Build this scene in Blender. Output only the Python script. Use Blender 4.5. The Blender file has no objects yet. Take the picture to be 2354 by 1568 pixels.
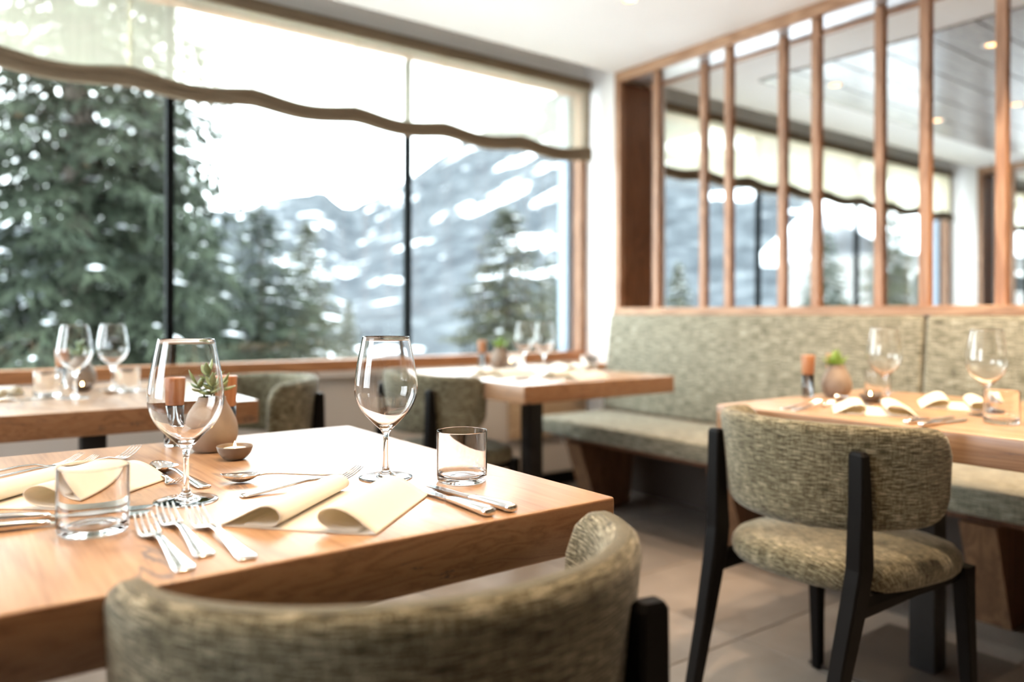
import bpy, bmesh, math, random
from mathutils import Vector, Matrix, noise

scene = bpy.context.scene
C = scene.collection
R = math.radians

# ------------------------------------------------------------------ camera, world, exposure
cam_data = bpy.data.cameras.new("camera")
cam = bpy.data.objects.new("camera", cam_data)
C.objects.link(cam)
cam_data.sensor_width = 36.0
cam_data.lens = 1787.0 / 2354.0 * 36.0
cam_data.shift_y = -60.0 / 2354.0
cam_data.clip_start = 0.05
cam_data.clip_end = 3000.0
cam.location = (0.0, 0.0, 1.01)
YAW = R(36.8)
cam.rotation_euler = (Matrix.Rotation(-YAW, 4, 'Z') @ Matrix.Rotation(R(90), 4, 'X') @ Matrix.Rotation(R(0.15), 4, 'Z')).to_euler()
cam_data.dof.use_dof = True
cam_data.dof.focus_distance = 1.22
cam_data.dof.aperture_fstop = 1.7
cam_data.dof.aperture_blades = 9
scene.camera = cam

scene.view_settings.view_transform = 'Standard'
scene.view_settings.look = 'None'
scene.view_settings.gamma = 1.0
scene.view_settings.use_curve_mapping = False
scene.view_settings.exposure = 1.15

world = bpy.data.worlds.new("overcast_sky")
scene.world = world
world.use_nodes = True
bg = world.node_tree.nodes["Background"]
bg.inputs[0].default_value = (0.90, 0.96, 1.0, 1.0)
bg.inputs[1].default_value = 5.6
scene.cycles.use_denoising = True
scene.cycles.use_adaptive_sampling = True
scene.cycles.adaptive_threshold = 0.08
scene.cycles.adaptive_min_samples = 16
scene.cycles.max_bounces = 10
scene.cycles.transmission_bounces = 10
scene.cycles.transparent_max_bounces = 12
scene.cycles.diffuse_bounces = 4
scene.cycles.sample_clamp_indirect = 8.0

LAMP = (1.0, 0.73, 0.47)

# ------------------------------------------------------------------ materials
def nodes_of(name):
    m = bpy.data.materials.new(name)
    m.use_nodes = True
    nt = m.node_tree
    return m, nt, nt.nodes["Principled BSDF"]

def N(nt, kind, **kw):
    n = nt.nodes.new(kind)
    for k, v in kw.items():
        setattr(n, k, v)
    return n

def ramp(nt, stops, interp='LINEAR'):
    n = nt.nodes.new('ShaderNodeValToRGB')
    n.color_ramp.interpolation = interp
    el = n.color_ramp.elements
    while len(el) < len(stops):
        el.new(0.5)
    for e, (p, c) in zip(el, stops):
        e.position = p
        e.color = (c[0], c[1], c[2], 1.0)
    return n

def plain(name, col, rough=0.5, metal=0.0, spec=0.5, coat=0.0):
    m, nt, b = nodes_of(name)
    b.inputs['Base Color'].default_value = (*col, 1)
    b.inputs['Roughness'].default_value = rough
    b.inputs['Metallic'].default_value = metal
    b.inputs['Specular IOR Level'].default_value = spec
    b.inputs['Coat Weight'].default_value = coat
    return m

def mottled(name, c1, c2, scale=6.0, rough=0.6, bump=0.0, rough2=None, spec=0.5, stretch=(1, 1, 1), detail=6.0):
    m, nt, b = nodes_of(name)
    tc = N(nt, 'ShaderNodeTexCoord'); mp = N(nt, 'ShaderNodeMapping')
    mp.inputs['Scale'].default_value = stretch
    no = N(nt, 'ShaderNodeTexNoise')
    no.inputs['Scale'].default_value = scale; no.inputs['Detail'].default_value = detail
    rp = ramp(nt, [(0.3, c1), (0.7, c2)])
    L = nt.links.new
    L(tc.outputs['Object'], mp.inputs['Vector']); L(mp.outputs[0], no.inputs['Vector'])
    L(no.outputs[0], rp.inputs[0]); L(rp.outputs[0], b.inputs['Base Color'])
    b.inputs['Roughness'].default_value = rough
    b.inputs['Specular IOR Level'].default_value = spec
    if bump:
        bp = N(nt, 'ShaderNodeBump'); bp.inputs['Strength'].default_value = bump; bp.inputs['Distance'].default_value = 0.01
        L(no.outputs[0], bp.inputs['Height']); L(bp.outputs[0], b.inputs['Normal'])
    return m

def wood(name, dark, mid, light, axis='Y', rough=0.42, spec=0.5, cracks=False, ring=1.0, coat=0.0, bump=0.15, zf=1.0):
    m, nt, b = nodes_of(name)
    L = nt.links.new
    tc = N(nt, 'ShaderNodeTexCoord')
    oi = N(nt, 'ShaderNodeObjectInfo')
    off = N(nt, 'ShaderNodeVectorMath', operation='SCALE'); off.inputs[3].default_value = 7.0
    comb = N(nt, 'ShaderNodeCombineXYZ')
    L(oi.outputs['Random'], comb.inputs[0]); L(oi.outputs['Random'], comb.inputs[1]); L(oi.outputs['Random'], comb.inputs[2])
    L(comb.outputs[0], off.inputs[0])
    add = N(nt, 'ShaderNodeVectorMath', operation='ADD')
    L(tc.outputs['Object'], add.inputs[0]); L(off.outputs[0], add.inputs[1])
    def mapped(along, across):
        mp = N(nt, 'ShaderNodeMapping')
        s = {'X': (along, across, across), 'Y': (across, along, across * zf), 'Z': (across, across, along)}[axis]
        mp.inputs['Scale'].default_value = s
        L(add.outputs[0], mp.inputs['Vector'])
        return mp
    big = N(nt, 'ShaderNodeTexNoise'); big.inputs['Scale'].default_value = 1.0; big.inputs['Detail'].default_value = 3.0; big.inputs['Distortion'].default_value = 0.6
    L(mapped(1.1, 9.0 * ring).outputs[0], big.inputs['Vector'])
    mul = N(nt, 'ShaderNodeMath', operation='MULTIPLY'); mul.inputs[1].default_value = 9.0
    L(big.outputs[0], mul.inputs[0])
    fr = N(nt, 'ShaderNodeMath', operation='PINGPONG'); fr.inputs[1].default_value = 0.5
    L(mul.outputs[0], fr.inputs[0])
    fine = N(nt, 'ShaderNodeTexNoise'); fine.inputs['Scale'].default_value = 1.0; fine.inputs['Detail'].default_value = 5.0
    L(mapped(7.0, 190.0).outputs[0], fine.inputs['Vector'])
    mixv = N(nt, 'ShaderNodeMath', operation='MULTIPLY_ADD'); mixv.inputs[1].default_value = 0.62
    L(fine.outputs[0], mixv.inputs[0])
    half = N(nt, 'ShaderNodeMath', operation='MULTIPLY'); half.inputs[1].default_value = 0.75
    L(fr.outputs[0], half.inputs[0]); L(half.outputs[0], mixv.inputs[2])
    rp = ramp(nt, [(0.24, dark), (0.5, mid), (0.78, light)])
    L(mixv.outputs[0], rp.inputs[0])
    col = rp.outputs[0]
    if cracks:
        kn = N(nt, 'ShaderNodeTexNoise'); kn.inputs['Scale'].default_value = 1.0; kn.inputs['Detail'].default_value = 6.0; kn.inputs['Distortion'].default_value = 0.9
        L(mapped(4.0, 13.0).outputs[0], kn.inputs['Vector'])
        sb = N(nt, 'ShaderNodeMath', operation='SUBTRACT'); sb.inputs[1].default_value = 0.5
        ab = N(nt, 'ShaderNodeMath', operation='ABSOLUTE')
        L(kn.outputs[0], sb.inputs[0]); L(sb.outputs[0], ab.inputs[0])
        thin = ramp(nt, [(0.006, (1, 1, 1)), (0.022, (0, 0, 0))]); L(ab.outputs[0], thin.inputs[0])
        wh = N(nt, 'ShaderNodeTexNoise'); wh.inputs['Scale'].default_value = 1.0; wh.inputs['Detail'].default_value = 2.0
        L(mapped(2.6, 6.5).outputs[0], wh.inputs['Vector'])
        where = ramp(nt, [(0.60, (0, 0, 0)), (0.66, (0.9, 0.9, 0.9))]); L(wh.outputs[0], where.inputs[0])
        th = N(nt, 'ShaderNodeMix', data_type='RGBA', blend_type='MULTIPLY'); th.inputs['Factor'].default_value = 1.0
        L(thin.outputs[0], th.inputs[6]); L(where.outputs[0], th.inputs[7])
        mx = N(nt, 'ShaderNodeMix', data_type='RGBA')
        L(th.outputs[2], mx.inputs['Factor']); L(col, mx.inputs[6]); mx.inputs[7].default_value = (0.07, 0.075, 0.09, 1)
        col = mx.outputs[2]
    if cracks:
        # shade painted into the colour of the front and back faces (object-space +-Y)
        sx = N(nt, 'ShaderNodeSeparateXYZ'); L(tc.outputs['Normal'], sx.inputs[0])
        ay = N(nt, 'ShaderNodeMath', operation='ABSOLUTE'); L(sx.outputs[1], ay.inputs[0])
        shade_y = ramp(nt, [(0.6, (0, 0, 0)), (0.9, (1, 1, 1))]); L(ay.outputs[0], shade_y.inputs[0])
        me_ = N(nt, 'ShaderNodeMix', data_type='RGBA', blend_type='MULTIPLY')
        L(shade_y.outputs[0], me_.inputs['Factor']); L(col, me_.inputs[6]); me_.inputs[7].default_value = (0.60, 0.50, 0.42, 1)
        ax = N(nt, 'ShaderNodeMath', operation='ABSOLUTE'); L(sx.outputs[0], ax.inputs[0])  # weaker painted shade on the left and right faces
        shade_x = ramp(nt, [(0.6, (0, 0, 0)), (0.9, (1, 1, 1))]); L(ax.outputs[0], shade_x.inputs[0])
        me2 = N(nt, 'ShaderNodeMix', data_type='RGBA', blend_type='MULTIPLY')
        L(shade_x.outputs[0], me2.inputs['Factor']); L(me_.outputs[2], me2.inputs[6]); me2.inputs[7].default_value = (0.78, 0.72, 0.68, 1)
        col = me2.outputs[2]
    L(col, b.inputs['Base Color'])
    b.inputs['Roughness'].default_value = rough
    b.inputs['Specular IOR Level'].default_value = spec
    b.inputs['Coat Weight'].default_value = coat
    b.inputs['Coat Roughness'].default_value = 0.25
    bp = N(nt, 'ShaderNodeBump'); bp.inputs['Strength'].default_value = bump; bp.inputs['Distance'].default_value = 0.002
    L(mixv.outputs[0], bp.inputs['Height']); L(bp.outputs[0], b.inputs['Normal'])
    return m

def fabric(name, dark, mid, light, thread=0.0010):
    m, nt, b = nodes_of(name)
    L = nt.links.new
    tc = N(nt, 'ShaderNodeTexCoord')
    def nz(su, sv, detail=3.0):
        mp = N(nt, 'ShaderNodeMapping'); mp.inputs['Scale'].default_value = (su, sv, 1)
        n = N(nt, 'ShaderNodeTexNoise'); n.inputs['Scale'].default_value = 1.0; n.inputs['Detail'].default_value = detail
        L(tc.outputs['UV'], mp.inputs['Vector']); L(mp.outputs[0], n.inputs['Vector'])
        return n.outputs[0]
    k = 1.0 / thread
    weft = nz(k * 0.036, k * 0.40, 3.0)
    warp = nz(k * 0.28, k * 0.035, 2.0)
    dots = nz(k * 0.55, k * 0.55, 1.0)
    cloud = nz(9.0, 22.0, 3.0)
    def madd(a, f, c):
        n = N(nt, 'ShaderNodeMath', operation='MULTIPLY_ADD'); n.inputs[1].default_value = f
        L(a, n.inputs[0])
        if isinstance(c, float): n.inputs[2].default_value = c
        else: L(c, n.inputs[2])
        return n.outputs[0]
    v = madd(weft, 1.10, -0.59)
    v = madd(warp, 0.30, v)
    v = madd(dots, 0.60, v)
    v = madd(cloud, 0.17, v)
    rp = ramp(nt, [(0.30, dark), (0.50, mid), (0.72, light)])
    L(v, rp.inputs[0]); L(rp.outputs[0], b.inputs['Base Color'])
    b.inputs['Roughness'].default_value = 0.9
    b.inputs['Specular IOR Level'].default_value = 0.15
    b.inputs['Sheen Weight'].default_value = 0.25
    b.inputs['Sheen Roughness'].default_value = 0.5
    bp = N(nt, 'ShaderNodeBump'); bp.inputs['Strength'].default_value = 0.6; bp.inputs['Distance'].default_value = 0.0015
    L(v, bp.inputs['Height']); L(bp.outputs[0], b.inputs['Normal'])
    return m

def glass_mat(name, tint=(1, 1, 1), rough=0.0):
    m = bpy.data.materials.new(name); m.use_nodes = True
    nt = m.node_tree; nt.nodes.clear()
    o = N(nt, 'ShaderNodeOutputMaterial'); g = N(nt, 'ShaderNodeBsdfGlass')
    g.inputs['Color'].default_value = (*tint, 1); g.inputs['Roughness'].default_value = rough; g.inputs['IOR'].default_value = 1.47
    nt.links.new(g.outputs[0], o.inputs[0])
    return m

def pane_mat(name):
    m = bpy.data.materials.new(name); m.use_nodes = True
    nt = m.node_tree; nt.nodes.clear()
    o = N(nt, 'ShaderNodeOutputMaterial'); t = N(nt, 'ShaderNodeBsdfTransparent'); g = N(nt, 'ShaderNodeBsdfGlossy')
    t.inputs[0].default_value = (0.94, 0.97, 0.96, 1); g.inputs['Roughness'].default_value = 0.02
    lw = N(nt, 'ShaderNodeLayerWeight'); lw.inputs[0].default_value = 0.5
    pw = N(nt, 'ShaderNodeMath', operation='POWER'); pw.inputs[1].default_value = 5.0
    f = N(nt, 'ShaderNodeMath', operation='MULTIPLY_ADD'); f.inputs[1].default_value = 0.96; f.inputs[2].default_value = 0.035
    nt.links.new(lw.outputs['Facing'], pw.inputs[0]); nt.links.new(pw.outputs[0], f.inputs[0])
    mx = N(nt, 'ShaderNodeMixShader')
    nt.links.new(f.outputs[0], mx.inputs[0]); nt.links.new(t.outputs[0], mx.inputs[1]); nt.links.new(g.outputs[0], mx.inputs[2])
    nt.links.new(mx.outputs[0], o.inputs[0])
    return m

def sheer_mat(name, col, see=0.5):
    m = bpy.data.materials.new(name); m.use_nodes = True
    nt = m.node_tree; nt.nodes.clear(); L = nt.links.new
    o = N(nt, 'ShaderNodeOutputMaterial'); t = N(nt, 'ShaderNodeBsdfTransparent')
    d = N(nt, 'ShaderNodeBsdfDiffuse'); tr = N(nt, 'ShaderNodeBsdfTranslucent')
    t.inputs[0].default_value = (0.98, 0.96, 0.90, 1)
    d.inputs[0].default_value = (*col, 1); tr.inputs[0].default_value = (*col, 1)
    m1 = N(nt, 'ShaderNodeMixShader'); m1.inputs[0].default_value = 0.6
    L(d.outputs[0], m1.inputs[1]); L(tr.outputs[0], m1.inputs[2])
    tc = N(nt, 'ShaderNodeTexCoord'); mp = N(nt, 'ShaderNodeMapping'); mp.inputs['Scale'].default_value = (60, 1, 3)
    no = N(nt, 'ShaderNodeTexNoise'); no.inputs['Scale'].default_value = 1.0
    L(tc.outputs['Object'], mp.inputs[0]); L(mp.outputs[0], no.inputs['Vector'])
    ma = N(nt, 'ShaderNodeMapRange'); ma.inputs[3].default_value = see - 0.06; ma.inputs[4].default_value = see + 0.06
    L(no.outputs[0], ma.inputs[0])
    m2 = N(nt, 'ShaderNodeMixShader')
    L(ma.outputs[0], m2.inputs[0]); L(m1.outputs[0], m2.inputs[1]); L(t.outputs[0], m2.inputs[2])
    L(m2.outputs[0], o.inputs[0])
    return m

def emit_mat(name, col, s):
    m = bpy.data.materials.new(name); m.use_nodes = True
    nt = m.node_tree; nt.nodes.clear()
    o = N(nt, 'ShaderNodeOutputMaterial'); e = N(nt, 'ShaderNodeEmission')
    e.inputs[0].default_value = (*col, 1); e.inputs[1].default_value = s
    nt.links.new(e.outputs[0], o.inputs[0])
    return m

M = {}
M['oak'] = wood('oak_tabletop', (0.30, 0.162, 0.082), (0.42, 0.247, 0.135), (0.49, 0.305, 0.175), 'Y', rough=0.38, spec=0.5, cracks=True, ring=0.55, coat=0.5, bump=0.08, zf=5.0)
M['larch_z'] = wood('larch_upright', (0.23, 0.115, 0.06), (0.37, 0.20, 0.115), (0.46, 0.275, 0.17), 'Z', rough=0.5)
M['larch_y'] = wood('larch_rail', (0.26, 0.135, 0.07), (0.39, 0.22, 0.125), (0.48, 0.30, 0.18), 'Y', rough=0.5)
M['larch_x'] = wood('larch_frame', (0.30, 0.12, 0.045), (0.46, 0.20, 0.08), (0.54, 0.26, 0.115), 'X', rough=0.45)
M['dark_larch'] = wood('brown_panel_wood', (0.10, 0.04, 0.018), (0.17, 0.07, 0.032), (0.22, 0.10, 0.05), 'Z', rough=0.5)
M['bench_wood'] = wood('bench_leg_wood', (0.13, 0.065, 0.035), (0.20, 0.105, 0.055), (0.27, 0.15, 0.08), 'Z', rough=0.5)
M['lit_wall_tan'] = wood('lit_wall_surface', (0.42, 0.28, 0.17), (0.52, 0.36, 0.22), (0.60, 0.43, 0.28), 'X', rough=0.5)
M['grey_wood'] = wood('grey_washed_planks', (0.16, 0.135, 0.12), (0.25, 0.215, 0.195), (0.33, 0.295, 0.27), 'X', rough=0.28, coat=0.3)
M['mill_wood'] = wood('mill_wood', (0.28, 0.11, 0.05), (0.40, 0.18, 0.085), (0.48, 0.24, 0.12), 'Z', rough=0.4)
M['fabric'] = fabric('olive_weave', (0.027, 0.024, 0.013), (0.118, 0.103, 0.058), (0.44, 0.40, 0.29))
M['bench_fabric'] = fabric('sage_weave', (0.075, 0.070, 0.048), (0.22, 0.205, 0.148), (0.45, 0.43, 0.35), thread=0.0022)
M['black'] = plain('black_stained_wood', (0.005, 0.0045, 0.0045), 0.5, 0.0, 0.12)
M['steel_dark'] = mottled('dark_steel', (0.018, 0.017, 0.017), (0.032, 0.030, 0.030), 3.0, 0.5, spec=0.3)
M['plate'] = mottled('bronze_steel_plate', (0.05, 0.04, 0.034), (0.075, 0.06, 0.05), 4.0, 0.4)
M['white'] = mottled('white_plaster', (0.80, 0.785, 0.765), (0.835, 0.82, 0.80), 2.0, 0.9, spec=0.2)
M['beige'] = mottled('beige_plaster', (0.60, 0.535, 0.475), (0.64, 0.57, 0.51), 2.0, 0.85, spec=0.2)
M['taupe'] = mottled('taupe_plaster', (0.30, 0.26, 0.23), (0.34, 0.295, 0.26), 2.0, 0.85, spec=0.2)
M['shaded_taupe'] = mottled('shaded_taupe_plaster', (0.075, 0.060, 0.052), (0.095, 0.078, 0.068), 2.0, 0.85, spec=0.2)  # taupe copy with the shade under the bench put into its colour
M['umber'] = mottled('umber_wall_panelling', (0.16, 0.11, 0.08), (0.21, 0.15, 0.11), 2.0, 0.7)
M['pane'] = pane_mat('window_glass')
M['black_alu'] = plain('black_aluminium', (0.008, 0.010, 0.011), 0.8, 0.0, 0.1)
M['blue_alu'] = plain('blue_grey_aluminium', (0.20, 0.25, 0.31), 0.5)
M['sheer'] = sheer_mat('sheer_blind_cloth', (0.60, 0.56, 0.44), 0.56)
M['sheer2'] = sheer_mat('sheer_blind_cloth_dense', (0.68, 0.64, 0.48), 0.28)
M['hem'] = mottled('taupe_hem_cloth', (0.17, 0.13, 0.085), (0.24, 0.185, 0.125), 90.0, 0.9, spec=0.1, stretch=(0.05, 1, 1))
M['tile'] = None
M['glass'] = glass_mat('clear_glass')
M['steel'] = plain('polished_steel', (0.78, 0.76, 0.74), 0.14, 1.0)
def linen_mat():
    m, nt, b = nodes_of('cream_linen'); L = nt.links.new
    b.inputs['Base Color'].default_value = (0.92, 0.88, 0.80, 1)
    b.inputs['Roughness'].default_value = 0.85; b.inputs['Specular IOR Level'].default_value = 0.2
    tr = N(nt, 'ShaderNodeBsdfTranslucent'); tr.inputs[0].default_value = (0.94, 0.84, 0.64, 1)
    mx = N(nt, 'ShaderNodeMixShader'); mx.inputs[0].default_value = 0.22
    out = nt.nodes['Material Output']
    tc = N(nt, 'ShaderNodeTexCoord'); no = N(nt, 'ShaderNodeTexNoise'); no.inputs['Scale'].default_value = 600.0
    bp = N(nt, 'ShaderNodeBump'); bp.inputs['Strength'].default_value = 0.08; bp.inputs['Distance'].default_value = 0.002
    L(tc.outputs['Object'], no.inputs['Vector']); L(no.outputs[0], bp.inputs['Height']); L(bp.outputs[0], b.inputs['Normal'])
    L(b.outputs[0], mx.inputs[1]); L(tr.outputs[0], mx.inputs[2]); L(mx.outputs[0], out.inputs[0])
    return m
M['linen'] = linen_mat()
M['clay'] = mottled('unglazed_clay', (0.22, 0.165, 0.125), (0.33, 0.26, 0.205), 14.0, 0.6, bump=0.1)
M['soil'] = plain('potting_soil', (0.03, 0.022, 0.016), 0.9)
M['leaf'] = mottled('succulent_leaf', (0.13, 0.20, 0.075), (0.27, 0.34, 0.16), 40.0, 0.4)
M['leaf2'] = mottled('grass_green_leaf', (0.12, 0.24, 0.03), (0.26, 0.40, 0.07), 40.0, 0.45)
M['stem'] = plain('plant_stem', (0.22, 0.24, 0.10), 0.6)
M['pepper'] = mottled('peppercorns', (0.015, 0.010, 0.008), (0.13, 0.09, 0.065), 260.0, 0.6, bump=0.6)
M['bowl'] = mottled('bronze_bowl', (0.13, 0.10, 0.075), (0.20, 0.155, 0.12), 20.0, 0.4)
M['wax'] = plain('white_wax', (0.86, 0.82, 0.74), 0.5)
M['flame'] = emit_mat('candle_flame', (1.0, 0.62, 0.25), 40.0)
M['lamp'] = emit_mat('warm_lamp_lens', (1.0, 0.50, 0.20), 3.0)
M['ring'] = plain('white_lamp_ring', (0.75, 0.74, 0.72), 0.4)
M['mirror_band'] = plain('polished_soffit', (0.52, 0.51, 0.53), 0.30, 0.45)
M['bark'] = mottled('spruce_bark', (0.07, 0.055, 0.045), (0.14, 0.115, 0.095), 12.0, 0.9, stretch=(1, 1, 0.2))
M['needle'] = mottled('spruce_needles', (0.010, 0.017, 0.011), (0.036, 0.047, 0.028), 1.7, 0.8, spec=0.2)
M['needle2'] = mottled('spruce_needles_olive', (0.022, 0.026, 0.014), (0.060, 0.062, 0.036), 1.5, 0.8, spec=0.2)
M['snow'] = mottled('snow', (0.80, 0.83, 0.88), (0.88, 0.89, 0.91), 0.5, 0.8, spec=0.2)
M['chalet'] = mottled('weathered_boards', (0.10, 0.10, 0.095), (0.20, 0.19, 0.18), 3.0, 0.8, stretch=(0.2, 0.2, 6))

def tile_mat():
    m, nt, b = nodes_of('stone_tile'); L = nt.links.new
    tc = N(nt, 'ShaderNodeTexCoord'); oi = N(nt, 'ShaderNodeObjectInfo')
    ad = N(nt, 'ShaderNodeVectorMath', operation='ADD')
    cb = N(nt, 'ShaderNodeCombineXYZ'); sc = N(nt, 'ShaderNodeMath', operation='MULTIPLY'); sc.inputs[1].default_value = 30.0
    L(oi.outputs['Random'], sc.inputs[0]); L(sc.outputs[0], cb.inputs[2])
    L(tc.outputs['Object'], ad.inputs[0]); L(cb.outputs[0], ad.inputs[1])
    a = N(nt, 'ShaderNodeTexNoise'); a.inputs['Scale'].default_value = 3.2; a.inputs['Detail'].default_value = 9.0; a.inputs['Distortion'].default_value = 0.4
    L(ad.outputs[0], a.inputs['Vector'])
    rp = ramp(nt, [(0.3, (0.165, 0.138, 0.118)), (0.55, (0.245, 0.212, 0.187)), (0.75, (0.325, 0.29, 0.26))])
    L(a.outputs[0], rp.inputs[0])
    hv = N(nt, 'ShaderNodeHueSaturation')
    mr = N(nt, 'ShaderNodeMapRange'); mr.inputs[3].default_value = 0.86; mr.inputs[4].default_value = 1.10
    L(oi.outputs['Random'], mr.inputs[0]); L(mr.outputs[0], hv.inputs['Value']); L(rp.outputs[0], hv.inputs['Color'])
    L(hv.outputs[0], b.inputs['Base Color'])
    b.inputs['Roughness'].default_value = 0.42
    bp = N(nt, 'ShaderNodeBump'); bp.inputs['Strength'].default_value = 0.12; bp.inputs['Distance'].default_value = 0.004
    L(a.outputs[0], bp.inputs['Height']); L(bp.outputs[0], b.inputs['Normal'])
    return m
M['tile'] = tile_mat()
M['grout'] = plain('grey_grout', (0.15, 0.135, 0.12), 0.9)

def mountain_mat():
    m, nt, b = nodes_of('forested_snowy_slope'); L = nt.links.new
    tc = N(nt, 'ShaderNodeTexCoord')
    mp = N(nt, 'ShaderNodeMapping'); mp.inputs['Scale'].default_value = (0.026, 0.026, 0.020)
    L(tc.outputs['Object'], mp.inputs[0])
    a = N(nt, 'ShaderNodeTexNoise'); a.inputs['Scale'].default_value = 1.0; a.inputs['Detail'].default_value = 9.0; a.inputs['Roughness'].default_value = 0.68
    L(mp.outputs[0], a.inputs['Vector'])
    th = ramp(nt, [(0.57, (0, 0, 0)), (0.60, (1, 1, 1))])
    L(a.outputs[0], th.inputs[0])
    f = N(nt, 'ShaderNodeTexNoise'); f.inputs['Scale'].default_value = 0.12; f.inputs['Detail'].default_value = 8.0; f.inputs['Roughness'].default_value = 0.65
    L(tc.outputs['Object'], f.inputs['Vector'])
    rp = ramp(nt, [(0.36, (0.012, 0.016, 0.021)), (0.55, (0.040, 0.048, 0.056)), (0.70, (0.11, 0.12, 0.13))])  # blue of distant haze is mixed into the forest colours
    L(f.outputs[0], rp.inputs[0])
    mx = N(nt, 'ShaderNodeMix', data_type='RGBA')
    L(th.outputs[0], mx.inputs['Factor']); L(rp.outputs[0], mx.inputs[6]); mx.inputs[7].default_value = (0.82, 0.85, 0.90, 1)
    L(mx.outputs[2], b.inputs['Base Color'])
    b.inputs['Roughness'].default_value = 0.9; b.inputs['Specular IOR Level'].default_value = 0.1
    return m
M['mountain'] = mountain_mat()

# ------------------------------------------------------------------ builders
def link(o, parent=None):
    C.objects.link(o)
    if parent is not None:
        o.parent = parent
    return o

def tag(o, label=None, cat=None, group=None, kind=None):
    if label: o['label'] = label
    if cat: o['category'] = cat
    if group: o['group'] = group
    if kind: o['kind'] = kind
    return o

def thing(name, label, cat, loc=(0, 0, 0), rz=0.0, group=None, kind=None):
    o = bpy.data.objects.new(name, None)
    o.empty_display_size = 0.1
    C.objects.link(o)
    o.location = loc; o.rotation_euler = (0, 0, rz)
    return tag(o, label, cat, group, kind)

def mesh_from(name, verts, faces, smooth=False, uvs=None):
    me = bpy.data.meshes.new(name)
    me.from_pydata(verts, [], faces)
    if smooth:
        me.polygons.foreach_set('use_smooth', [True] * len(me.polygons))
    if uvs is not None:
        ul = me.uv_layers.new(name='UVMap')
        for lp in me.loops:
            ul.data[lp.index].uv = uvs[lp.vertex_index]
    me.update()
    return me

def obj(name, me, mat, parent=None, loc=None, rot=None, scale=None):
    if mat is not None and len(me.materials) == 0:
        me.materials.append(mat)
    o = bpy.data.objects.new(name, me)
    link(o, parent)
    if loc is not None: o.location = loc
    if rot is not None: o.rotation_euler = rot
    if scale is not None: o.scale = scale
    return o

def box_mesh(name, x0, x1, y0, y1, z0, z1, bev=0.0, segs=2, uv=False):
    bm = bmesh.new()
    bmesh.ops.create_cube(bm, size=1.0)
    for v in bm.verts:
        v.co = Vector(((x0 + x1) / 2 + v.co.x * (x1 - x0), (y0 + y1) / 2 + v.co.y * (y1 - y0), (z0 + z1) / 2 + v.co.z * (z1 - z0)))
    if bev:
        bmesh.ops.bevel(bm, geom=bm.edges[:], offset=bev, segments=segs, profile=0.5, affect='EDGES')
    if uv:
        ul = bm.loops.layers.uv.new('UVMap')
        for f in bm.faces:
            n = f.normal
            ax = max(range(3), key=lambda i: abs(n[i]))
            for l in f.loops:
                c = l.vert.co
                l[ul].uv = ((c.y, c.z), (c.x, c.z), (c.y, c.x))[ax]
    me = bpy.data.meshes.new(name)
    bm.to_mesh(me); bm.free()
    if bev and segs > 1:
        me.polygons.foreach_set('use_smooth', [True] * len(me.polygons))
        try: me.set_sharp_from_angle(angle=R(35))
        except Exception: pass
    return me

def box(name, x0, x1, y0, y1, z0, z1, mat, parent=None, bev=0.0, segs=2, uv=False):
    """A box whose object origin sits in its centre."""
    cx, cy, cz = (x0 + x1) / 2, (y0 + y1) / 2, (z0 + z1) / 2
    return obj(name, box_mesh(name, x0 - cx, x1 - cx, y0 - cy, y1 - cy, z0 - cz, z1 - cz, bev, segs, uv), mat, parent, (cx, cy, cz))

def catmull(pts, sub):
    out = []
    n = len(pts)
    for i in range(n - 1):
        p0 = pts[max(i - 1, 0)]; p1 = pts[i]; p2 = pts[i + 1]; p3 = pts[min(i + 2, n - 1)]
        for k in range(sub):
            t = k / sub
            out.append(tuple(0.5 * ((2 * p1[j]) + (-p0[j] + p2[j]) * t + (2 * p0[j] - 5 * p1[j] + 4 * p2[j] - p3[j]) * t * t + (-p0[j] + 3 * p1[j] - 3 * p2[j] + p3[j]) * t ** 3) for j in range(len(p1))))
    out.append(tuple(pts[-1]))
    return out

def lathe(name, prof, seg=40, smooth=True):
    verts, faces, rows = [], [], []
    for r, z in prof:
        if r < 1e-6:
            rows.append([len(verts)]); verts.append((0, 0, z))
        else:
            rows.append(list(range(len(verts), len(verts) + seg)))
            verts += [(r * math.cos(2 * math.pi * k / seg), r * math.sin(2 * math.pi * k / seg), z) for k in range(seg)]
    for a, b in zip(rows[:-1], rows[1:]):
        for k in range(seg):
            k2 = (k + 1) % seg
            if len(a) == 1 and len(b) == 1: continue
            if len(a) == 1: faces.append((a[0], b[k2], b[k]))
            elif len(b) == 1: faces.append((a[k], a[k2], b[0]))
            else: faces.append((a[k], a[k2], b[k2], b[k]))
    me = mesh_from(name, verts, faces, smooth)
    bm = bmesh.new(); bm.from_mesh(me); bmesh.ops.recalc_face_normals(bm, faces=bm.faces[:]); bm.to_mesh(me); bm.free()
    return me

def sweep(name, pts, wx, wy, n=4, smooth=False):
    """Bar along pts (mostly vertical); section half sizes wx[i], wy[i] in x and y; bevelled square section."""
    verts, faces = [], []
    ch = 0.22
    prof = [(1, 1 - ch), (1 - ch, 1), (-1 + ch, 1), (-1, 1 - ch), (-1, -1 + ch), (-1 + ch, -1), (1 - ch, -1), (1, -1 + ch)]
    m = len(prof)
    for i, p in enumerate(pts):
        for u, v in prof:
            verts.append((p[0] + u * wx[i], p[1] + v * wy[i], p[2]))
    for i in range(len(pts) - 1):
        for k in range(m):
            faces.append((i * m + k, i * m + (k + 1) % m, (i + 1) * m + (k + 1) % m, (i + 1) * m + k))
    faces.append(tuple(reversed(range(m))))
    faces.append(tuple(range((len(pts) - 1) * m, len(pts) * m)))
    return mesh_from(name, verts, faces, smooth)

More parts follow.
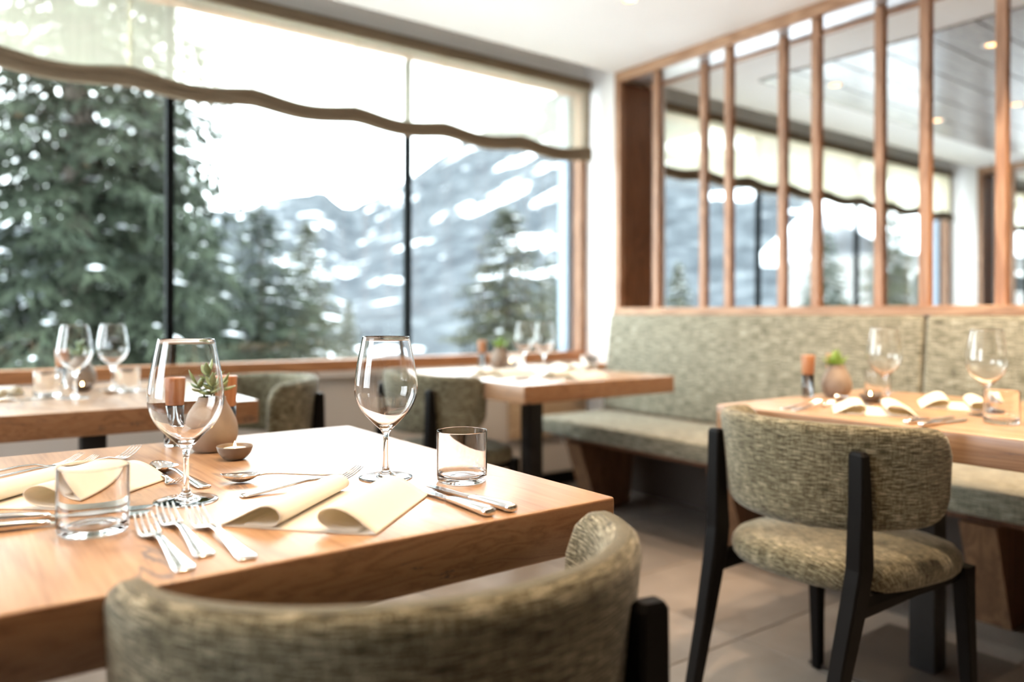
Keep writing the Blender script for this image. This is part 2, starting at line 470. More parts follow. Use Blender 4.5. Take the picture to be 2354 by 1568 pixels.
def loft(stations, seg=10, verts=None, faces=None):
    """stations: (x, y, z, half_width_y, half_height_z); tube along x with elliptic section."""
    verts = [] if verts is None else verts
    faces = [] if faces is None else faces
    base = len(verts)
    for (x, y, z, w, h) in stations:
        for k in range(seg):
            a = 2 * math.pi * k / seg
            c, s = math.cos(a), math.sin(a)
            verts.append((x, y + w * math.copysign(abs(c) ** 0.8, c), z + h * math.copysign(abs(s) ** 0.8, s)))
    for i in range(len(stations) - 1):
        for k in range(seg):
            a = base + i * seg + k; b = base + i * seg + (k + 1) % seg
            faces.append((a, b, b + seg, a + seg))
    faces.append(tuple(base + k for k in reversed(range(seg))))
    e = base + (len(stations) - 1) * seg
    faces.append(tuple(e + k for k in range(seg)))
    return verts, faces

# ------------------------------------------------------------------ the room shell
YW = 3.55          # inner face of the window wall
CEIL = 2.433
XP = 3.214         # partition front
YP = 3.30          # front of the piers between the window niches
NICHE = 2.60
def struct(o): return tag(o, kind='structure')

floor = struct(box('floor', -3.0, 13.2, -4.0, YW, -0.12, -0.006, M['grout']))
tile_me = box_mesh('floor_tile', -0.298, 0.298, -0.298, 0.298, -0.006, 0.006, 0.002, 1)
tile_me.materials.append(M['tile'])
for i in range(-3, 8):
    for j in range(-4, 6):
        x, y = 0.23 + i * 0.6 + 0.3, 0.32 + j * 0.6 + 0.3
        if x < -2.7 or x > XP + 0.3 or y > YW - 0.3: continue
        t = obj('floor_tile', tile_me, None, floor)
        t.location = Vector((x, y, -0.006)) - floor.location
# strip of tiles cut along the window wall and the far room's floor stay plain
ff = box('floor_finish', XP + 0.3, 13.2, -4.0, YW, -0.006, 0.0, M['tile'], floor); ff.location -= floor.location
ceiling = struct(box('ceiling', -3.0, 13.2, -4.0, YP, CEIL, CEIL + 0.3, M['white']))
o = box('niche_soffit', -3.2, 13.2, YP, YW + 0.15, NICHE, NICHE + 0.13, M['white'], ceiling); o.location -= ceiling.location

# the rest of the dining room behind the camera: unseen opening added in the left wall for daylight fill
wall_rear = struct(box('wall_rear', -3.2, 13.2, -4.2, -4.0, -0.1, CEIL, M['umber']))
wall_left = struct(box('wall_left', -3.2, -3.0, -4.0, YW, -0.1, 0.70, M['umber']))
for (a, b, c, d) in ((-4.0, YW, 2.35, NICHE), (-4.0, 1.0, 0.70, 2.35), (2.9, YW, 0.70, 2.35)):
    o = box('wall_part', -3.2, -3.0, a, b, c, d, M['umber'], wall_left); o.location -= wall_left.location
wall_right = struct(box('wall_right', 13.2, 13.4, -4.2, YW + 0.15, -0.1, CEIL, M['white']))

# window wall: pieces around three openings
WIN = [(-1.56, 3.212), (3.66, 8.02), (8.52, 12.9)]
ZB, ZT = 0.735, 2.40
WT = 0.15
wall_window = struct(box('wall_window', -3.2, 13.2, YW, YW + WT, -0.1, ZB - 0.035, M['beige']))
def wpart(name, x0, x1, z0, z1, mat):
    o = box(name, x0, x1, YW, YW + WT, z0, z1, mat, wall_window)
    o.location -= wall_window.location
    return o
wpart('wall_lintel', -3.2, 13.2, ZT, NICHE, M['white'])
edges = [-3.2] + [e for w in WIN for e in w] + [13.2]
for a, b in zip(edges[0::2], edges[1::2]):
    wpart('wall_pier', a, b, ZB - 0.035, ZT, M['white'])
for a, b in ((3.214, 3.655), (8.03, 8.51)):
    o = box('wall_pier_front', a, b, YP, YW, 0.0, NICHE, M['white'], wall_window); o.location -= wall_window.location

def make_window(name, x0, x1, mulls):
    w = struct(thing(name, None, None, ((x0 + x1) / 2, YW, 0)))
    cx = (x0 + x1) / 2
    def p(n, a, b, c, d, e, f, m, bev=0.0):
        o = box(n, a, b, c, d, e, f, m, None, bev, 1)
        o.location -= w.location; o.parent = w
        return o
    p('frame_bottom', x0 - 0.004, x1 + 0.004, YW - 0.012, YW + 0.06, ZB, ZB + 0.055, M['larch_x'], 0.003)
    p('frame_top', x0, x1, YW - 0.012, YW + 0.06, ZT - 0.05, ZT - 0.001, M['larch_x'], 0.003)
    p('frame_side', x1 - 0.05, x1, YW - 0.012, YW + 0.06, ZB + 0.055, ZT - 0.05, M['larch_z'], 0.003)
    p('frame_side', x0, x0 + 0.05, YW - 0.012, YW + 0.06, ZB + 0.055, ZT - 0.05, M['larch_z'], 0.003)
    p('sill_board', x0 - 0.004, x1 + 0.004, YW - 0.03, YW + 0.10, ZB - 0.034, ZB - 0.001, M['beige'], 0.003)
    # outer aluminium frame and reveal
    p('outer_frame', x1 - 0.085, x1 - 0.05, YW + 0.06, YW + 0.15, ZB + 0.05, ZT - 0.05, M['blue_alu'])
    p('outer_frame', x0 + 0.05, x0 + 0.085, YW + 0.06, YW + 0.15, ZB + 0.05, ZT - 0.05, M['blue_alu'])
    p('outer_sill', x0 + 0.05, x1 - 0.05, YW + 0.06, YW + 0.17, ZB + 0.0, ZB + 0.045, M['blue_alu'])
    ms = [x0 + 0.05] + mulls + [x1 - 0.05]
    for m in mulls:
        p('mullion', m - 0.016, m + 0.016, YW + 0.055, YW + 0.090, ZB + 0.05, ZT - 0.05, M['black_alu'])
    for a, b in zip(ms[:-1], ms[1:]):
        p('pane', a + 0.008, b - 0.008, YW + 0.068, YW + 0.076, ZB + 0.045, ZT - 0.045, M['pane'])
    return w
make_window('window_1', WIN[0][0], WIN[0][1], [-0.344, 0.837, 2.018])
make_window('window_2', WIN[1][0], WIN[1][1], [5.05, 6.45])
make_window('window_3', WIN[2][0], WIN[2][1], [10.1, 11.5])

# baseboards
bb = struct(box('baseboard_window', -3.0, 3.21, YW - 0.014, YW, 0.0, 0.075, M['black']))

# low wall under the slatted partition and behind the bench
struct(box('wall_partition', XP, XP + 0.28, -4.0, YP, 0.0, 1.011, M['shaded_taupe']))
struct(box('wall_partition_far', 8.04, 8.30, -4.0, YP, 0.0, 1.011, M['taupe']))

# grey washed plank ceiling in the next room, each plank a piece
wc = struct(thing('ceiling_planks', None, None, (5.55, 0.0, CEIL)))
pl = box_mesh('ceiling_plank', -1.75, 1.75, -0.119, 0.119, -0.012, 0.0, 0.002, 1)
pl.materials.append(M['grey_wood'])
for k in range(13):
    obj('ceiling_plank', pl, None, wc, (0.20, 2.75 - 0.245 * k, 0.0))

# ------------------------------------------------------------------ slatted partition
def make_partition(label, xf, depth, ys, width, y_end, row_gap):
    z0, z1, z2 = 1.012, 1.052, 2.374
    t = thing('slat_partition', label, 'partition', (xf, YP, z0))
    def p(n, a, b, c, d, e, f, m, bev=0.003):
        o = box(n, a, b, c, d, e, f, m, None, bev, 1)
        o.location -= t.location; o.parent = t
        return o
    p('bottom_rail', xf - 0.012, xf + depth + 0.01, y_end, YP - 0.001, z0, z1, M['larch_y'])
    p('top_beam', xf, xf + 0.035, y_end, YP - 0.001, z2, CEIL - 0.001, M['larch_y'])
    p('top_beam', xf + depth - 0.035, xf + depth, y_end, YP - 0.001, z2, CEIL - 0.001, M['larch_y'])
    p('soffit', xf + 0.035, xf + depth - 0.035, y_end, YP - 0.045, z2 + 0.014, CEIL - 0.002, M['mirror_band'], 0.0)
    p('jamb_panel', xf + 0.04, xf + depth - 0.001, YP - 0.042, YP - 0.002, z1, z2, M['dark_larch'], 0.0)
    p('jamb_edge', xf, xf + 0.04, YP - 0.046, YP - 0.001, z1, z2, M['larch_z'])
    h = (z2 + 0.014 - z1) / 2
    sl = box_mesh('slat', -0.0195, 0.0195, -width / 2, width / 2, -h + 0.001, h - 0.001, 0.003, 1)
    sl.materials.append(M['larch_z'])
    for k, y in enumerate(ys):
        x = xf + 0.067 + (row_gap if k % 2 else 0.0)
        obj('slat', sl, None, t, (x - xf, y - YP, z1 + h - z0))
    return t
ys = [3.018 - 0.246 * k for k in range(16)]
make_partition('tall larch slat screen standing on the low wall behind the sage bench', XP, 0.28, ys, 0.042, -1.0, 0.102)
ys2 = [3.018 - 0.246 * k for k in range(4)]
make_partition('second larch slat screen far behind the first, past the next window', 8.04, 0.26, ys2, 0.042, 2.1, 0.08)

# ------------------------------------------------------------------ roman blinds
def make_blind(label, x0, x1, cord0, yb, zb, zt, mat, step=0.5):
    t = thing('roman_blind', label, 'blind', ((x0 + x1) / 2, yb, zt))
    cx = (x0 + x1) / 2
    def sag(x):
        u = ((x - cord0) / step) % 1.0
        return 0.030 * math.sin(math.pi * u) ** 1.4
    n = int((x1 - x0) / 0.025)
    xs = [x0 + (x1 - x0) * i / n for i in range(n + 1)]
    # sheer panel
    rows = 14
    verts, faces = [], []
    for r in range(rows + 1):
        f = r / rows
        for x in xs:
            z = zt - 0.055 + (zb - sag(x) - (zt - 0.055)) * f
            u = ((x - cord0) / step) % 1.0
            verts.append((x - cx, 0.012 * math.sin(math.pi * u) * f - 0.002, z - zt))
    w = len(xs)
    for r in range(rows):
        for i in range(w - 1):
            faces.append((r * w + i, r * w + i + 1, (r + 1) * w + i + 1, (r + 1) * w + i))
    obj('sheer_panel', mesh_from('sheer_panel', verts, faces, True), mat, t)
    # gathered bottom hem: a few soft folds, swept along the wavy edge
    prof = [(-0.016, 0.0), (-0.030, -0.014), (-0.030, -0.030), (-0.021, -0.034), (-0.031, -0.041), (-0.030, -0.053), (-0.018, -0.064), (0.0, -0.067), (0.014, -0.060), (0.018, -0.03), (0.012, -0.004)]
    verts, faces = [], []
    m = len(prof)
    for x in xs:
        s = sag(x)
        e = 0.004 * math.sin(x * 11.0)
        for (py, pz) in prof:
            verts.append((x - cx, py, zb - s * (1.0 + 4 * pz) + pz * 1.2 + e * pz * 6 - zt + 0.006))
    for i in range(w - 1):
        for k in range(m):
            faces.append((i * m + k, i * m + (k + 1) % m, (i + 1) * m + (k + 1) % m, (i + 1) * m + k))
    faces.append(tuple(range(m))); faces.append(tuple(reversed(range((w - 1) * m, w * m))))
    obj('bottom_hem', mesh_from('bottom_hem', verts, faces, True), M['hem'], t)
    o = box('top_band', x0 - 0.002, x1 + 0.002, yb - 0.02, yb + 0.055, zt - 0.058, zt, M['hem'], None, 0.006); o.location -= t.location; o.parent = t
    for xx in (x1 - 0.028, x0):
        o = box('side_hem', xx, xx + 0.028, yb - 0.008, yb + 0.002, zb - 0.01, zt - 0.05, M['hem'], None, 0.002, 1); o.location -= t.location; o.parent = t
    k = 0
    cx_ = cord0
    while cx_ - step > x0: cx_ -= step
    while cx_ < x1 - 0.1:
        if cx_ > x0 + 0.1:
            o = box('cord_channel', cx_ - 0.006, cx_ + 0.006, yb + 0.004, yb + 0.008, zb + 0.005, zt - 0.05, mat, None); o.location -= t.location; o.parent = t
        cx_ += step
    return t
make_blind('wide sheer cream roman blind with wavy taupe hem over the big window', -1.62, 3.165, 1.146, 3.46, 2.006, 2.41, M['sheer'])
make_blind('dense cream roman blind seen through the slats in the next room', 3.70, 7.86, 4.2, 3.46, 2.0, 2.40, M['sheer2'])
make_blind('farthest cream roman blind, behind the second slat screen', 8.56, 12.8, 9.0, 3.46, 2.0, 2.40, M['sheer2'])

# ------------------------------------------------------------------ recessed ceiling lamps
ring_me = lathe('trim_ring', [(0.031, 0.0), (0.031, -0.004), (0.046, -0.005), (0.05, -0.002), (0.05, 0.0)], 32)
ring_me.materials.append(M['ring'])
lens_me = lathe('lens', [(0, 0.004), (0.030, 0.004), (0.030, -0.002), (0.0, -0.002)], 24)
lens_me.materials.append(M['lamp'])
def downlight(x, y, z, label, watts, group='recessed ceiling lamps', angle=105):
    t = thing('ceiling_lamp', label, 'lamp', (x, y, z), 0, group)
    obj('trim_ring', ring_me, None, t); obj('lens', lens_me, None, t)
    ld = bpy.data.lights.new('lamp_light', 'SPOT')
    ld.energy = watts; ld.color = LAMP; ld.spot_size = R(angle); ld.spot_blend = 0.7; ld.shadow_soft_size = 0.03
    lo = bpy.data.objects.new('lamp_light', ld); link(lo, t); lo.location = (0, 0, -0.012)
    return t
downlight(2.52, 2.49, CEIL, 'round recessed lamp in the white ceiling above the corner table', 30)
downlight(4.42, 2.62, CEIL - 0.012, 'recessed lamp nearest the slats in the grey plank ceiling', 22)
downlight(5.80, 2.65, CEIL - 0.012, 'recessed lamp in the grey plank ceiling, second along the window side', 22)
downlight(4.41, 1.74, CEIL - 0.012, 'recessed lamp in the grey plank ceiling at the upper right beside a slat', 22)
downlight(5.78, 2.13, CEIL - 0.012, 'recessed lamp in the grey plank ceiling at the right edge of the photo', 22)
for x, y, w, where in [(0.50, 0.68, 44, 'over the front edge of the foreground table'), (0.25, 1.45, 30, 'over the succulent on the foreground table'),
                       (1.55, 0.75, 55, 'over the back of the right chair'), (2.30, 1.05, 55, 'over the middle of the right table'),
                       (2.95, 0.85, 90, 'over the bench at the right edge'), (2.85, -0.2, 40, 'over the bench beyond the right edge'),
                       (2.80, 1.75, 16, 'over the bench between two tables'), (-0.9, 0.7, 20, 'left of the foreground chair'),
                       (-0.9, 1.6, 20, 'left of the foreground table'), (1.2, -1.2, 10, 'behind the camera in the middle'),
                       (2.6, -1.4, 16, 'behind the camera near the bench'), (-0.8, -1.4, 8, 'behind the camera at the left')]:
    downlight(x, y, CEIL, 'recessed ceiling lamp out of frame, ' + where, w)

# ------------------------------------------------------------------ tables
def make_table(label, x0, x1, y0, y1, post=None, th=0.07):
    px, py = post if post else ((x0 + x1) / 2, (y0 + y1) / 2)
    t = thing('dining_table', label, 'table', (px, py, 0.0))
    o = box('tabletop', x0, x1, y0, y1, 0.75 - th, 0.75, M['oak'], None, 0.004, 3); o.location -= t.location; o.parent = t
    obj('post', box_mesh('post', -0.036, 0.036, -0.036, 0.036, 0.012, 0.75 - th - 0.008, 0.004, 2), M['steel_dark'], t)
    obj('mounting_plate', box_mesh('mounting_plate', -0.2, 0.2, -0.2, 0.2, 0.75 - th - 0.008, 0.75 - th, 0.001, 1), M['steel_dark'], t)
    obj('base_plate', box_mesh('base_plate', -0.23, 0.23, -0.23, 0.23, 0.0005, 0.012, 0.002, 1), M['plate'], t)
    return t
make_table('large oak table in the foreground, laid with glasses, napkins and a succulent', -0.10, 0.785, 0.802, 1.686)
make_table('oak table by the window at the left edge, behind the foreground table', 0.03, 0.80, 2.352, 3.22)
make_table('oak table in the corner by the window and the bench end', 1.745, 2.56, 2.256, 3.20)
make_table('oak table at the right edge in front of the bench and a chair', 1.84, 2.66, 0.60, 1.462, (2.27, 1.06))

# ------------------------------------------------------------------ bench
def make_bench():
    yA, yB = 3.26, -1.0
    t = thing('upholstered_bench', 'long bench with sage woven seat and high back along the slat screen', 'bench', (3.0, 1.2, 0.0))
    def put(o):
        o.location -= t.location; o.parent = t; return o
    put(box('seat', 2.60, 3.115, yB, yA, 0.385, 0.47, M['bench_fabric'], None, 0.014, 3, True))
    seam = 1.497
    for a, b in ((seam + 0.004, yA + 0.038), (yB, seam - 0.004)):
        # leaning back panel with rounded edges
        me = box_mesh('back_panel', -0.10, 0.10, a, b, 0.472, 1.012, 0.016, 3, True)
        for v in me.vertices:
            f = (v.co.z - 0.47) / 0.54
            if v.co.x < 0: v.co.x += 3.217 + 0.060 * f
            else: v.co.x += 3.104
        o = obj('back_panel', me, M['bench_fabric']); put(o)
    put(box('rear_board', 3.117, 3.205, yB, yA + 0.04, 0.30, 0.469, M['dark_larch'], None))
    put(box('under_frame', 2.70, 3.12, yB + 0.1, yA - 0.1, 0.35, 0.384, M['dark_larch'], None))
    for y in (3.03, 2.11, 1.09, 0.1):
        v = [(2.66, -0.055, 0.349), (2.78, -0.055, 0.0), (3.02, -0.055, 0.0), (3.06, -0.055, 0.349)]
        vs = v + [(a, 0.055, c) for a, _, c in v]
        me = mesh_from('panel_leg', vs, [(0, 1, 2, 3), (7, 6, 5, 4), (0, 4, 5, 1), (1, 5, 6, 2), (2, 6, 7, 3), (3, 7, 4, 0)])
        put(obj('panel_leg', me, M['bench_wood'], None, (0, y, 0.0005)))
    put(box('lit_wall_sheet', 2.62, 3.205, YW - 0.032, YW - 0.002, 0.30, 0.69, M['lit_wall_tan'], None, 0.003, 1))  # tan sheet standing in for the lit stretch of beige wall
    put(box('end_ledge', 3.05, 3.208, yA + 0.042, YW - 0.035, 0.69, 0.725, M['larch_x'], None, 0.003, 1))
    return t
make_bench()

# ------------------------------------------------------------------ chairs
def backrest_mesh():
    W, D, T = 0.262, 0.235, R(90)
    n, th, zt, zb = 56, 0.044, 0.775, 0.535
    def plan(t, off=0.0):
        x, y = W * math.sin(t), -D * math.cos(t)
        nx, ny = math.sin(t) / W, -math.cos(t) / D
        l = math.hypot(nx, ny)
        return x + nx / l * off, y + ny / l * off
    ts = [-T + 2 * T * i / n for i in range(n + 1)]
    s = [0.0]
    for i in range(n):
        a, b = plan(ts[i]), plan(ts[i + 1]); s.append(s[-1] + math.dist(a, b))
    Ltot = s[-1]
    rc = 0.048
    # cross-section (offset, height 0..1), closed loop with soft edges
    sec = []
    K = 7
    for k in range(K):  # outer side going up
        sec.append((1.0, 0.10 + 0.80 * k / (K - 1)))
    sec += [(0.80, 0.965), (0.35, 1.0), (-0.35, 1.0), (-0.80, 0.965)]
    for k in range(K):
        sec.append((-1.0, 0.90 - 0.80 * k / (K - 1)))
    sec += [(-0.80, 0.035), (-0.35, 0.0), (0.35, 0.0), (0.80, 0.035)]
    m = len(sec)
    verts, uvs, faces = [], [], []
    # extra squeezed rings close the two ends softly
    rings = [(0, 0.35, -0.008), (0, 0.75, -0.004)] + [(i, 1.0, 0.0) for i in range(n + 1)] + [(n, 0.75, 0.004), (n, 0.35, 0.008)]
    for (i, q, ext) in rings:
        t = ts[i]; si = s[i]
        e = min(si, Ltot - si)
        drop = rc - math.sqrt(max(rc * rc - (rc - e) ** 2, 0)) if e < rc else 0.0
        top = zt - 0.012 * (t / T) ** 2 - drop * 0.95 - (1 - q) * 0.006
        bot = zb + 0.02 * (t / T) ** 2 + drop * 0.85 + (1 - q) * 0.006
        for (o, h) in sec:
            z = bot + (top - bot) * h
            lean = (z - zb) / (zt - zb) * 0.028 * (0.4 + 0.6 * math.cos(t)) - 0.008
            x, y = plan(t + ext / 0.26, o * th / 2 * q + lean)
            verts.append((x, y, z))
            uvs.append((si + ext, z + (0.5 if o < 0 else 0.0)))
    nr = len(rings)
    for i in range(nr - 1):
        for k in range(m):
            faces.append((i * m + k, i * m + (k + 1) % m, (i + 1) * m + (k + 1) % m, (i + 1) * m + k))
    faces.append(tuple(range(m))); faces.append(tuple(reversed(range((nr - 1) * m, nr * m))))
    me = mesh_from('backrest', verts, faces, True, uvs)
    bm = bmesh.new(); bm.from_mesh(me); bmesh.ops.recalc_face_normals(bm, faces=bm.faces[:]); bm.to_mesh(me); bm.free()
    return me

def seat_mesh():
    seg = 64
    def outline(a):
        c, sn = math.cos(a), math.sin(a)
        p = 3.2
        x = 0.238 * math.copysign(abs(c) ** (2 / p), c)
        y = 0.235 * math.copysign(abs(sn) ** (2 / p), sn)
        x *= 1.0 + 0.06 * (y / 0.235)
        if y < 0: y *= 1.0 - 0.10 * (abs(x) / 0.245) ** 2
        return x, y
    prof = [(0.0, 0.478), (0.35, 0.477), (0.65, 0.474), (0.85, 0.468), (0.95, 0.458), (0.99, 0.445), (1.0, 0.428), (0.985, 0.412), (0.95, 0.402), (0.88, 0.400), (0.72, 0.412), (0.0, 0.413)]
    verts, uvs, faces, rows = [], [], [], []
    arc, last = 0.0, prof[0]
    for q, z in prof:
        arc += math.hypot((q - last[0]) * 0.24, z - last[1]); last = (q, z)
        g = (arc / 0.24 / q) if q else 0.0
        if q == 0:
            rows.append([len(verts)]); verts.append((0, 0, z)); uvs.append((0, 0))
        else:
            rows.append(list(range(len(verts), len(verts) + seg)))
            for k in range(seg):
                x, y = outline(2 * math.pi * k / seg)
                verts.append((x * q, y * q, z)); uvs.append((x * q * g, y * q * g))
    for a, b in zip(rows[:-1], rows[1:]):
        for k in range(seg):
            k2 = (k + 1) % seg
            if len(a) == 1: faces.append((a[0], b[k], b[k2]))
            elif len(b) == 1: faces.append((a[k2], a[k], b[0]))
            else: faces.append((a[k], b[k], b[k2], a[k2]))
    me = mesh_from('seat', verts, faces, True, uvs)
    bm = bmesh.new(); bm.from_mesh(me); bmesh.ops.recalc_face_normals(bm, faces=bm.faces[:]); bm.to_mesh(me); bm.free()
    return me

CH = {'back': backrest_mesh(), 'seat': seat_mesh()}
CH['back'].materials.append(M['fabric']); CH['seat'].materials.append(M['fabric'])
for s, nm in ((-1, 'l'), (1, 'r')):
    pts = [(s * 0.188, -0.330, 0.0), (s * 0.192, -0.265, 0.24), (s * 0.198, -0.222, 0.40), (s * 0.201, -0.208, 0.47), (s * 0.203, -0.210, 0.60), (s * 0.203, -0.214, 0.712), (s * 0.203, -0.215, 0.720)]
    me = sweep('rear_leg', pts, [0.0145, 0.018, 0.020, 0.020, 0.019, 0.018, 0.013], [0.0145, 0.020, 0.026, 0.026, 0.019, 0.013, 0.009]); me.materials.append(M['black']); CH['rear' + nm] = me
    pts = [(s * 0.215, 0.212, 0.0), (s * 0.207, 0.195, 0.30), (s * 0.205, 0.19, 0.413)]
    me = sweep('front_leg', pts, [0.013, 0.018, 0.021], [0.013, 0.018, 0.021]); me.materials.append(M['black']); CH['front' + nm] = me
    verts, faces = loft([(-0.20, 0, 0.383, 0.010, 0.029), (0.0, 0, 0.390, 0.010, 0.022), (0.175, 0, 0.392, 0.010, 0.020)], 8)
    me = mesh_from('side_rail', [(s * 0.196 + y, x, z) for x, y, z in verts], faces); me.materials.append(M['black']); CH['rail' + nm] = me
me = box_mesh('front_rail', -0.188, 0.188, 0.178, 0.198, 0.372, 0.412, 0.003, 1); me.materials.append(M['black']); CH['frontrail'] = me
me = box_mesh('rear_rail', -0.17, 0.17, -0.150, -0.130, 0.385, 0.412, 0.003, 1); me.materials.append(M['black']); CH['rearrail'] = me

def chair(label, x, y, rz):
    t = thing('dining_chair', label, 'chair', (x, y, 0.0), R(rz), 'upholstered dining chairs')
    obj('seat', CH['seat'], None, t); obj('backrest', CH['back'], None, t)
    for k in ('rearl', 'rearr', 'frontl', 'frontr'): obj('leg', CH[k], None, t)
    for k in ('raill', 'railr'): obj('side_rail', CH[k], None, t)
    obj('front_rail', CH['frontrail'], None, t); obj('rear_rail', CH['rearrail'], None, t)
    return t
chair('olive tweed chair cut off by the bottom edge, nearest the camera', 0.415, 0.79, -8)
chair('olive tweed chair with black legs at the table on the right', 1.815, 1.066, -95)
chair('olive chair at the table by the left window, its rounded back to the right', 0.935, 2.93, 92)
chair('olive chair half hidden behind the right wine glass, at the corner table', 1.76, 2.80, -90)

# ------------------------------------------------------------------ tableware meshes
wine_prof = catmull([(0.0, 0.0), (0.036, 0.0), (0.0418, 0.0004)], 2)[:-1] + [(0.0425, 0.0012), (0.0418, 0.0021)] + \
    catmull([(0.036, 0.0026), (0.022, 0.0038), (0.012, 0.0066), (0.0062, 0.0130), (0.0045, 0.026), (0.0038, 0.052), (0.0045, 0.066), (0.0085, 0.0755), (0.0215, 0.0885), (0.0375, 0.106), (0.0465, 0.123), (0.0498, 0.139), (0.0490, 0.158), (0.0445, 0.188), (0.0372, 0.2245)], 4) + \
    [(0.0368, 0.2252), (0.0366, 0.2245)] + \
    catmull([(0.0366, 0.2240), (0.04385, 0.188), (0.0483, 0.158), (0.0491, 0.139), (0.0458, 0.124), (0.0367, 0.1073), (0.0203, 0.0912), (0.0085, 0.0832), (0.0, 0.0815)], 4)
WINE = lathe('wine_glass', wine_prof, 56); WINE.materials.append(M['glass'])
tum_prof = [(0.0, 0.0025), (0.020, 0.0022), (0.030, 0.0006), (0.034, 0.0), (0.0375, 0.0014), (0.0390, 0.005), (0.0393, 0.012), (0.0393, 0.078), (0.0391, 0.0792), (0.0389, 0.0796), (0.0386, 0.0792), (0.0385, 0.078), (0.0384, 0.016), (0.0376, 0.011), (0.033, 0.0082), (0.020, 0.0072), (0.0, 0.0068)]
TUM = lathe('water_tumbler', tum_prof, 56); TUM.materials.append(M['glass'])
pot_out = catmull([(0.0, 0.0), (0.026, 0.0), (0.034, 0.004), (0.044, 0.020), (0.047, 0.036), (0.044, 0.056), (0.035, 0.077), (0.0265, 0.092), (0.0245, 0.101)], 4)
POT = lathe('clay_pot', pot_out + [(0.0235, 0.1025), (0.0215, 0.101), (0.0205, 0.090), (0.0, 0.090)], 48); POT.materials.append(M['clay'])
SOIL = lathe('soil', [(0.0, 0.0925), (0.0195, 0.0915), (0.0195, 0.0902), (0.0, 0.0902)], 24); SOIL.materials.append(M['soil'])
MILL_TOP = lathe('mill_head', [(0.0, 0.072), (0.0175, 0.072), (0.0185, 0.074), (0.0215, 0.131), (0.0208, 0.1335), (0.0, 0.134)], 32); MILL_TOP.materials.append(M['mill_wood'])
PEPPER = lathe('peppercorns', [(0.0, 0.006), (0.0148, 0.006), (0.0155, 0.008), (0.0155, 0.050), (0.012, 0.054), (0.0, 0.056)], 28); PEPPER.materials.append(M['pepper'])
TEA_BOWL = lathe('tealight_bowl', catmull([(0.0, 0.0), (0.013, 0.0), (0.020, 0.003), (0.0275, 0.012), (0.0315, 0.0235)], 4) + [(0.031, 0.0245), (0.0300, 0.0235)] + catmull([(0.0298, 0.023), (0.026, 0.0125), (0.019, 0.0055), (0.0, 0.004)], 4), 40); TEA_BOWL.materials.append(M['bowl'])
TEA_WAX = lathe('candle', [(0.0, 0.0058), (0.0192, 0.0058), (0.0200, 0.0068), (0.0203, 0.0190), (0.0195, 0.0200), (0.0, 0.0195)], 32); TEA_WAX.materials.append(M['wax'])
TEA_FLAME = lathe('flame', [(0.0, 0.0195), (0.0016, 0.0205), (0.0024, 0.0235), (0.0017, 0.0275), (0.0, 0.0325)], 12); TEA_FLAME.materials.append(M['flame'])

def wine(label, x, y, rz=0): return tag(obj('wine_glass', WINE, None, None, (x, y, 0.7502), (0, 0, rz)), label, 'wine glass', 'empty stemmed wine glasses')
def tumbler(label, x, y): return tag(obj('water_tumbler', TUM, None, None, (x, y, 0.7502)), label, 'tumbler', 'straight water tumblers')
def tealight(label, x, y):
    t = thing('tealight', label, 'tealight', (x, y, 0.7503), 0, 'tealights in small bowls')
    obj('bowl', TEA_BOWL, None, t); w = obj('candle', TEA_WAX, None, t); obj('flame', TEA_FLAME, None, w)
    return t

# solid-jar variant: glass tube with a cavity so the peppercorns sit inside air
MILL_JAR2 = lathe('mill_jar', [(0.0, 0.0), (0.0165, 0.0), (0.018, 0.0015), (0.0182, 0.0715), (0.0164, 0.0715), (0.0162, 0.0045), (0.0, 0.004)], 32); MILL_JAR2.materials.append(M['glass'])
def mill(label, x, y):
    t = thing('pepper_mill', label, 'mill', (x, y, 0.7503), 0, 'wooden topped mills')
    j = obj('mill_jar', MILL_JAR2, None, t); obj('peppercorns', PEPPER, None, j); obj('mill_head', MILL_TOP, None, t)
    return t

# leaves
def leaf_mesh(L, W, th, curl):
    n, seg = 7, 8
    st = []
    for i in range(n):
        f = i / (n - 1)
        w = W * (math.sin(math.pi * (0.06 + 0.90 * f ** 0.85))) + 0.0004
        st.append((L * f, 0.0, curl * f * f, w, max(th * math.sin(math.pi * (0.1 + 0.85 * f)), 0.0003)))
    v, f = loft(st, seg)
    return mesh_from('leaf', v, f, True)
LEAF = leaf_mesh(0.030, 0.0078, 0.0026, 0.005); LEAF.materials.append(M['leaf'])
BLADE = leaf_mesh(0.042, 0.0035, 0.0012, 0.014); BLADE.materials.append(M['leaf2'])

def tube_mesh(name, pts, r, seg=6):
    verts, faces = [], []
    for i, p in enumerate(pts):
        p = Vector(p)
        d = (Vector(pts[min(i + 1, len(pts) - 1)]) - Vector(pts[max(i - 1, 0)])).normalized()
        a = d.orthogonal().normalized(); b = d.cross(a)
        rr = r[i] if isinstance(r, (list, tuple)) else r
        for k in range(seg):
            t = 2 * math.pi * k / seg
            verts.append(p + a * math.cos(t) * rr + b * math.sin(t) * rr)
    for i in range(len(pts) - 1):
        for k in range(seg):
            faces.append((i * seg + k, i * seg + (k + 1) % seg, (i + 1) * seg + (k + 1) % seg, (i + 1) * seg + k))
    faces.append(tuple(reversed(range(seg)))); faces.append(tuple(range((len(pts) - 1) * seg, len(pts) * seg)))
    return mesh_from(name, verts, faces, True)

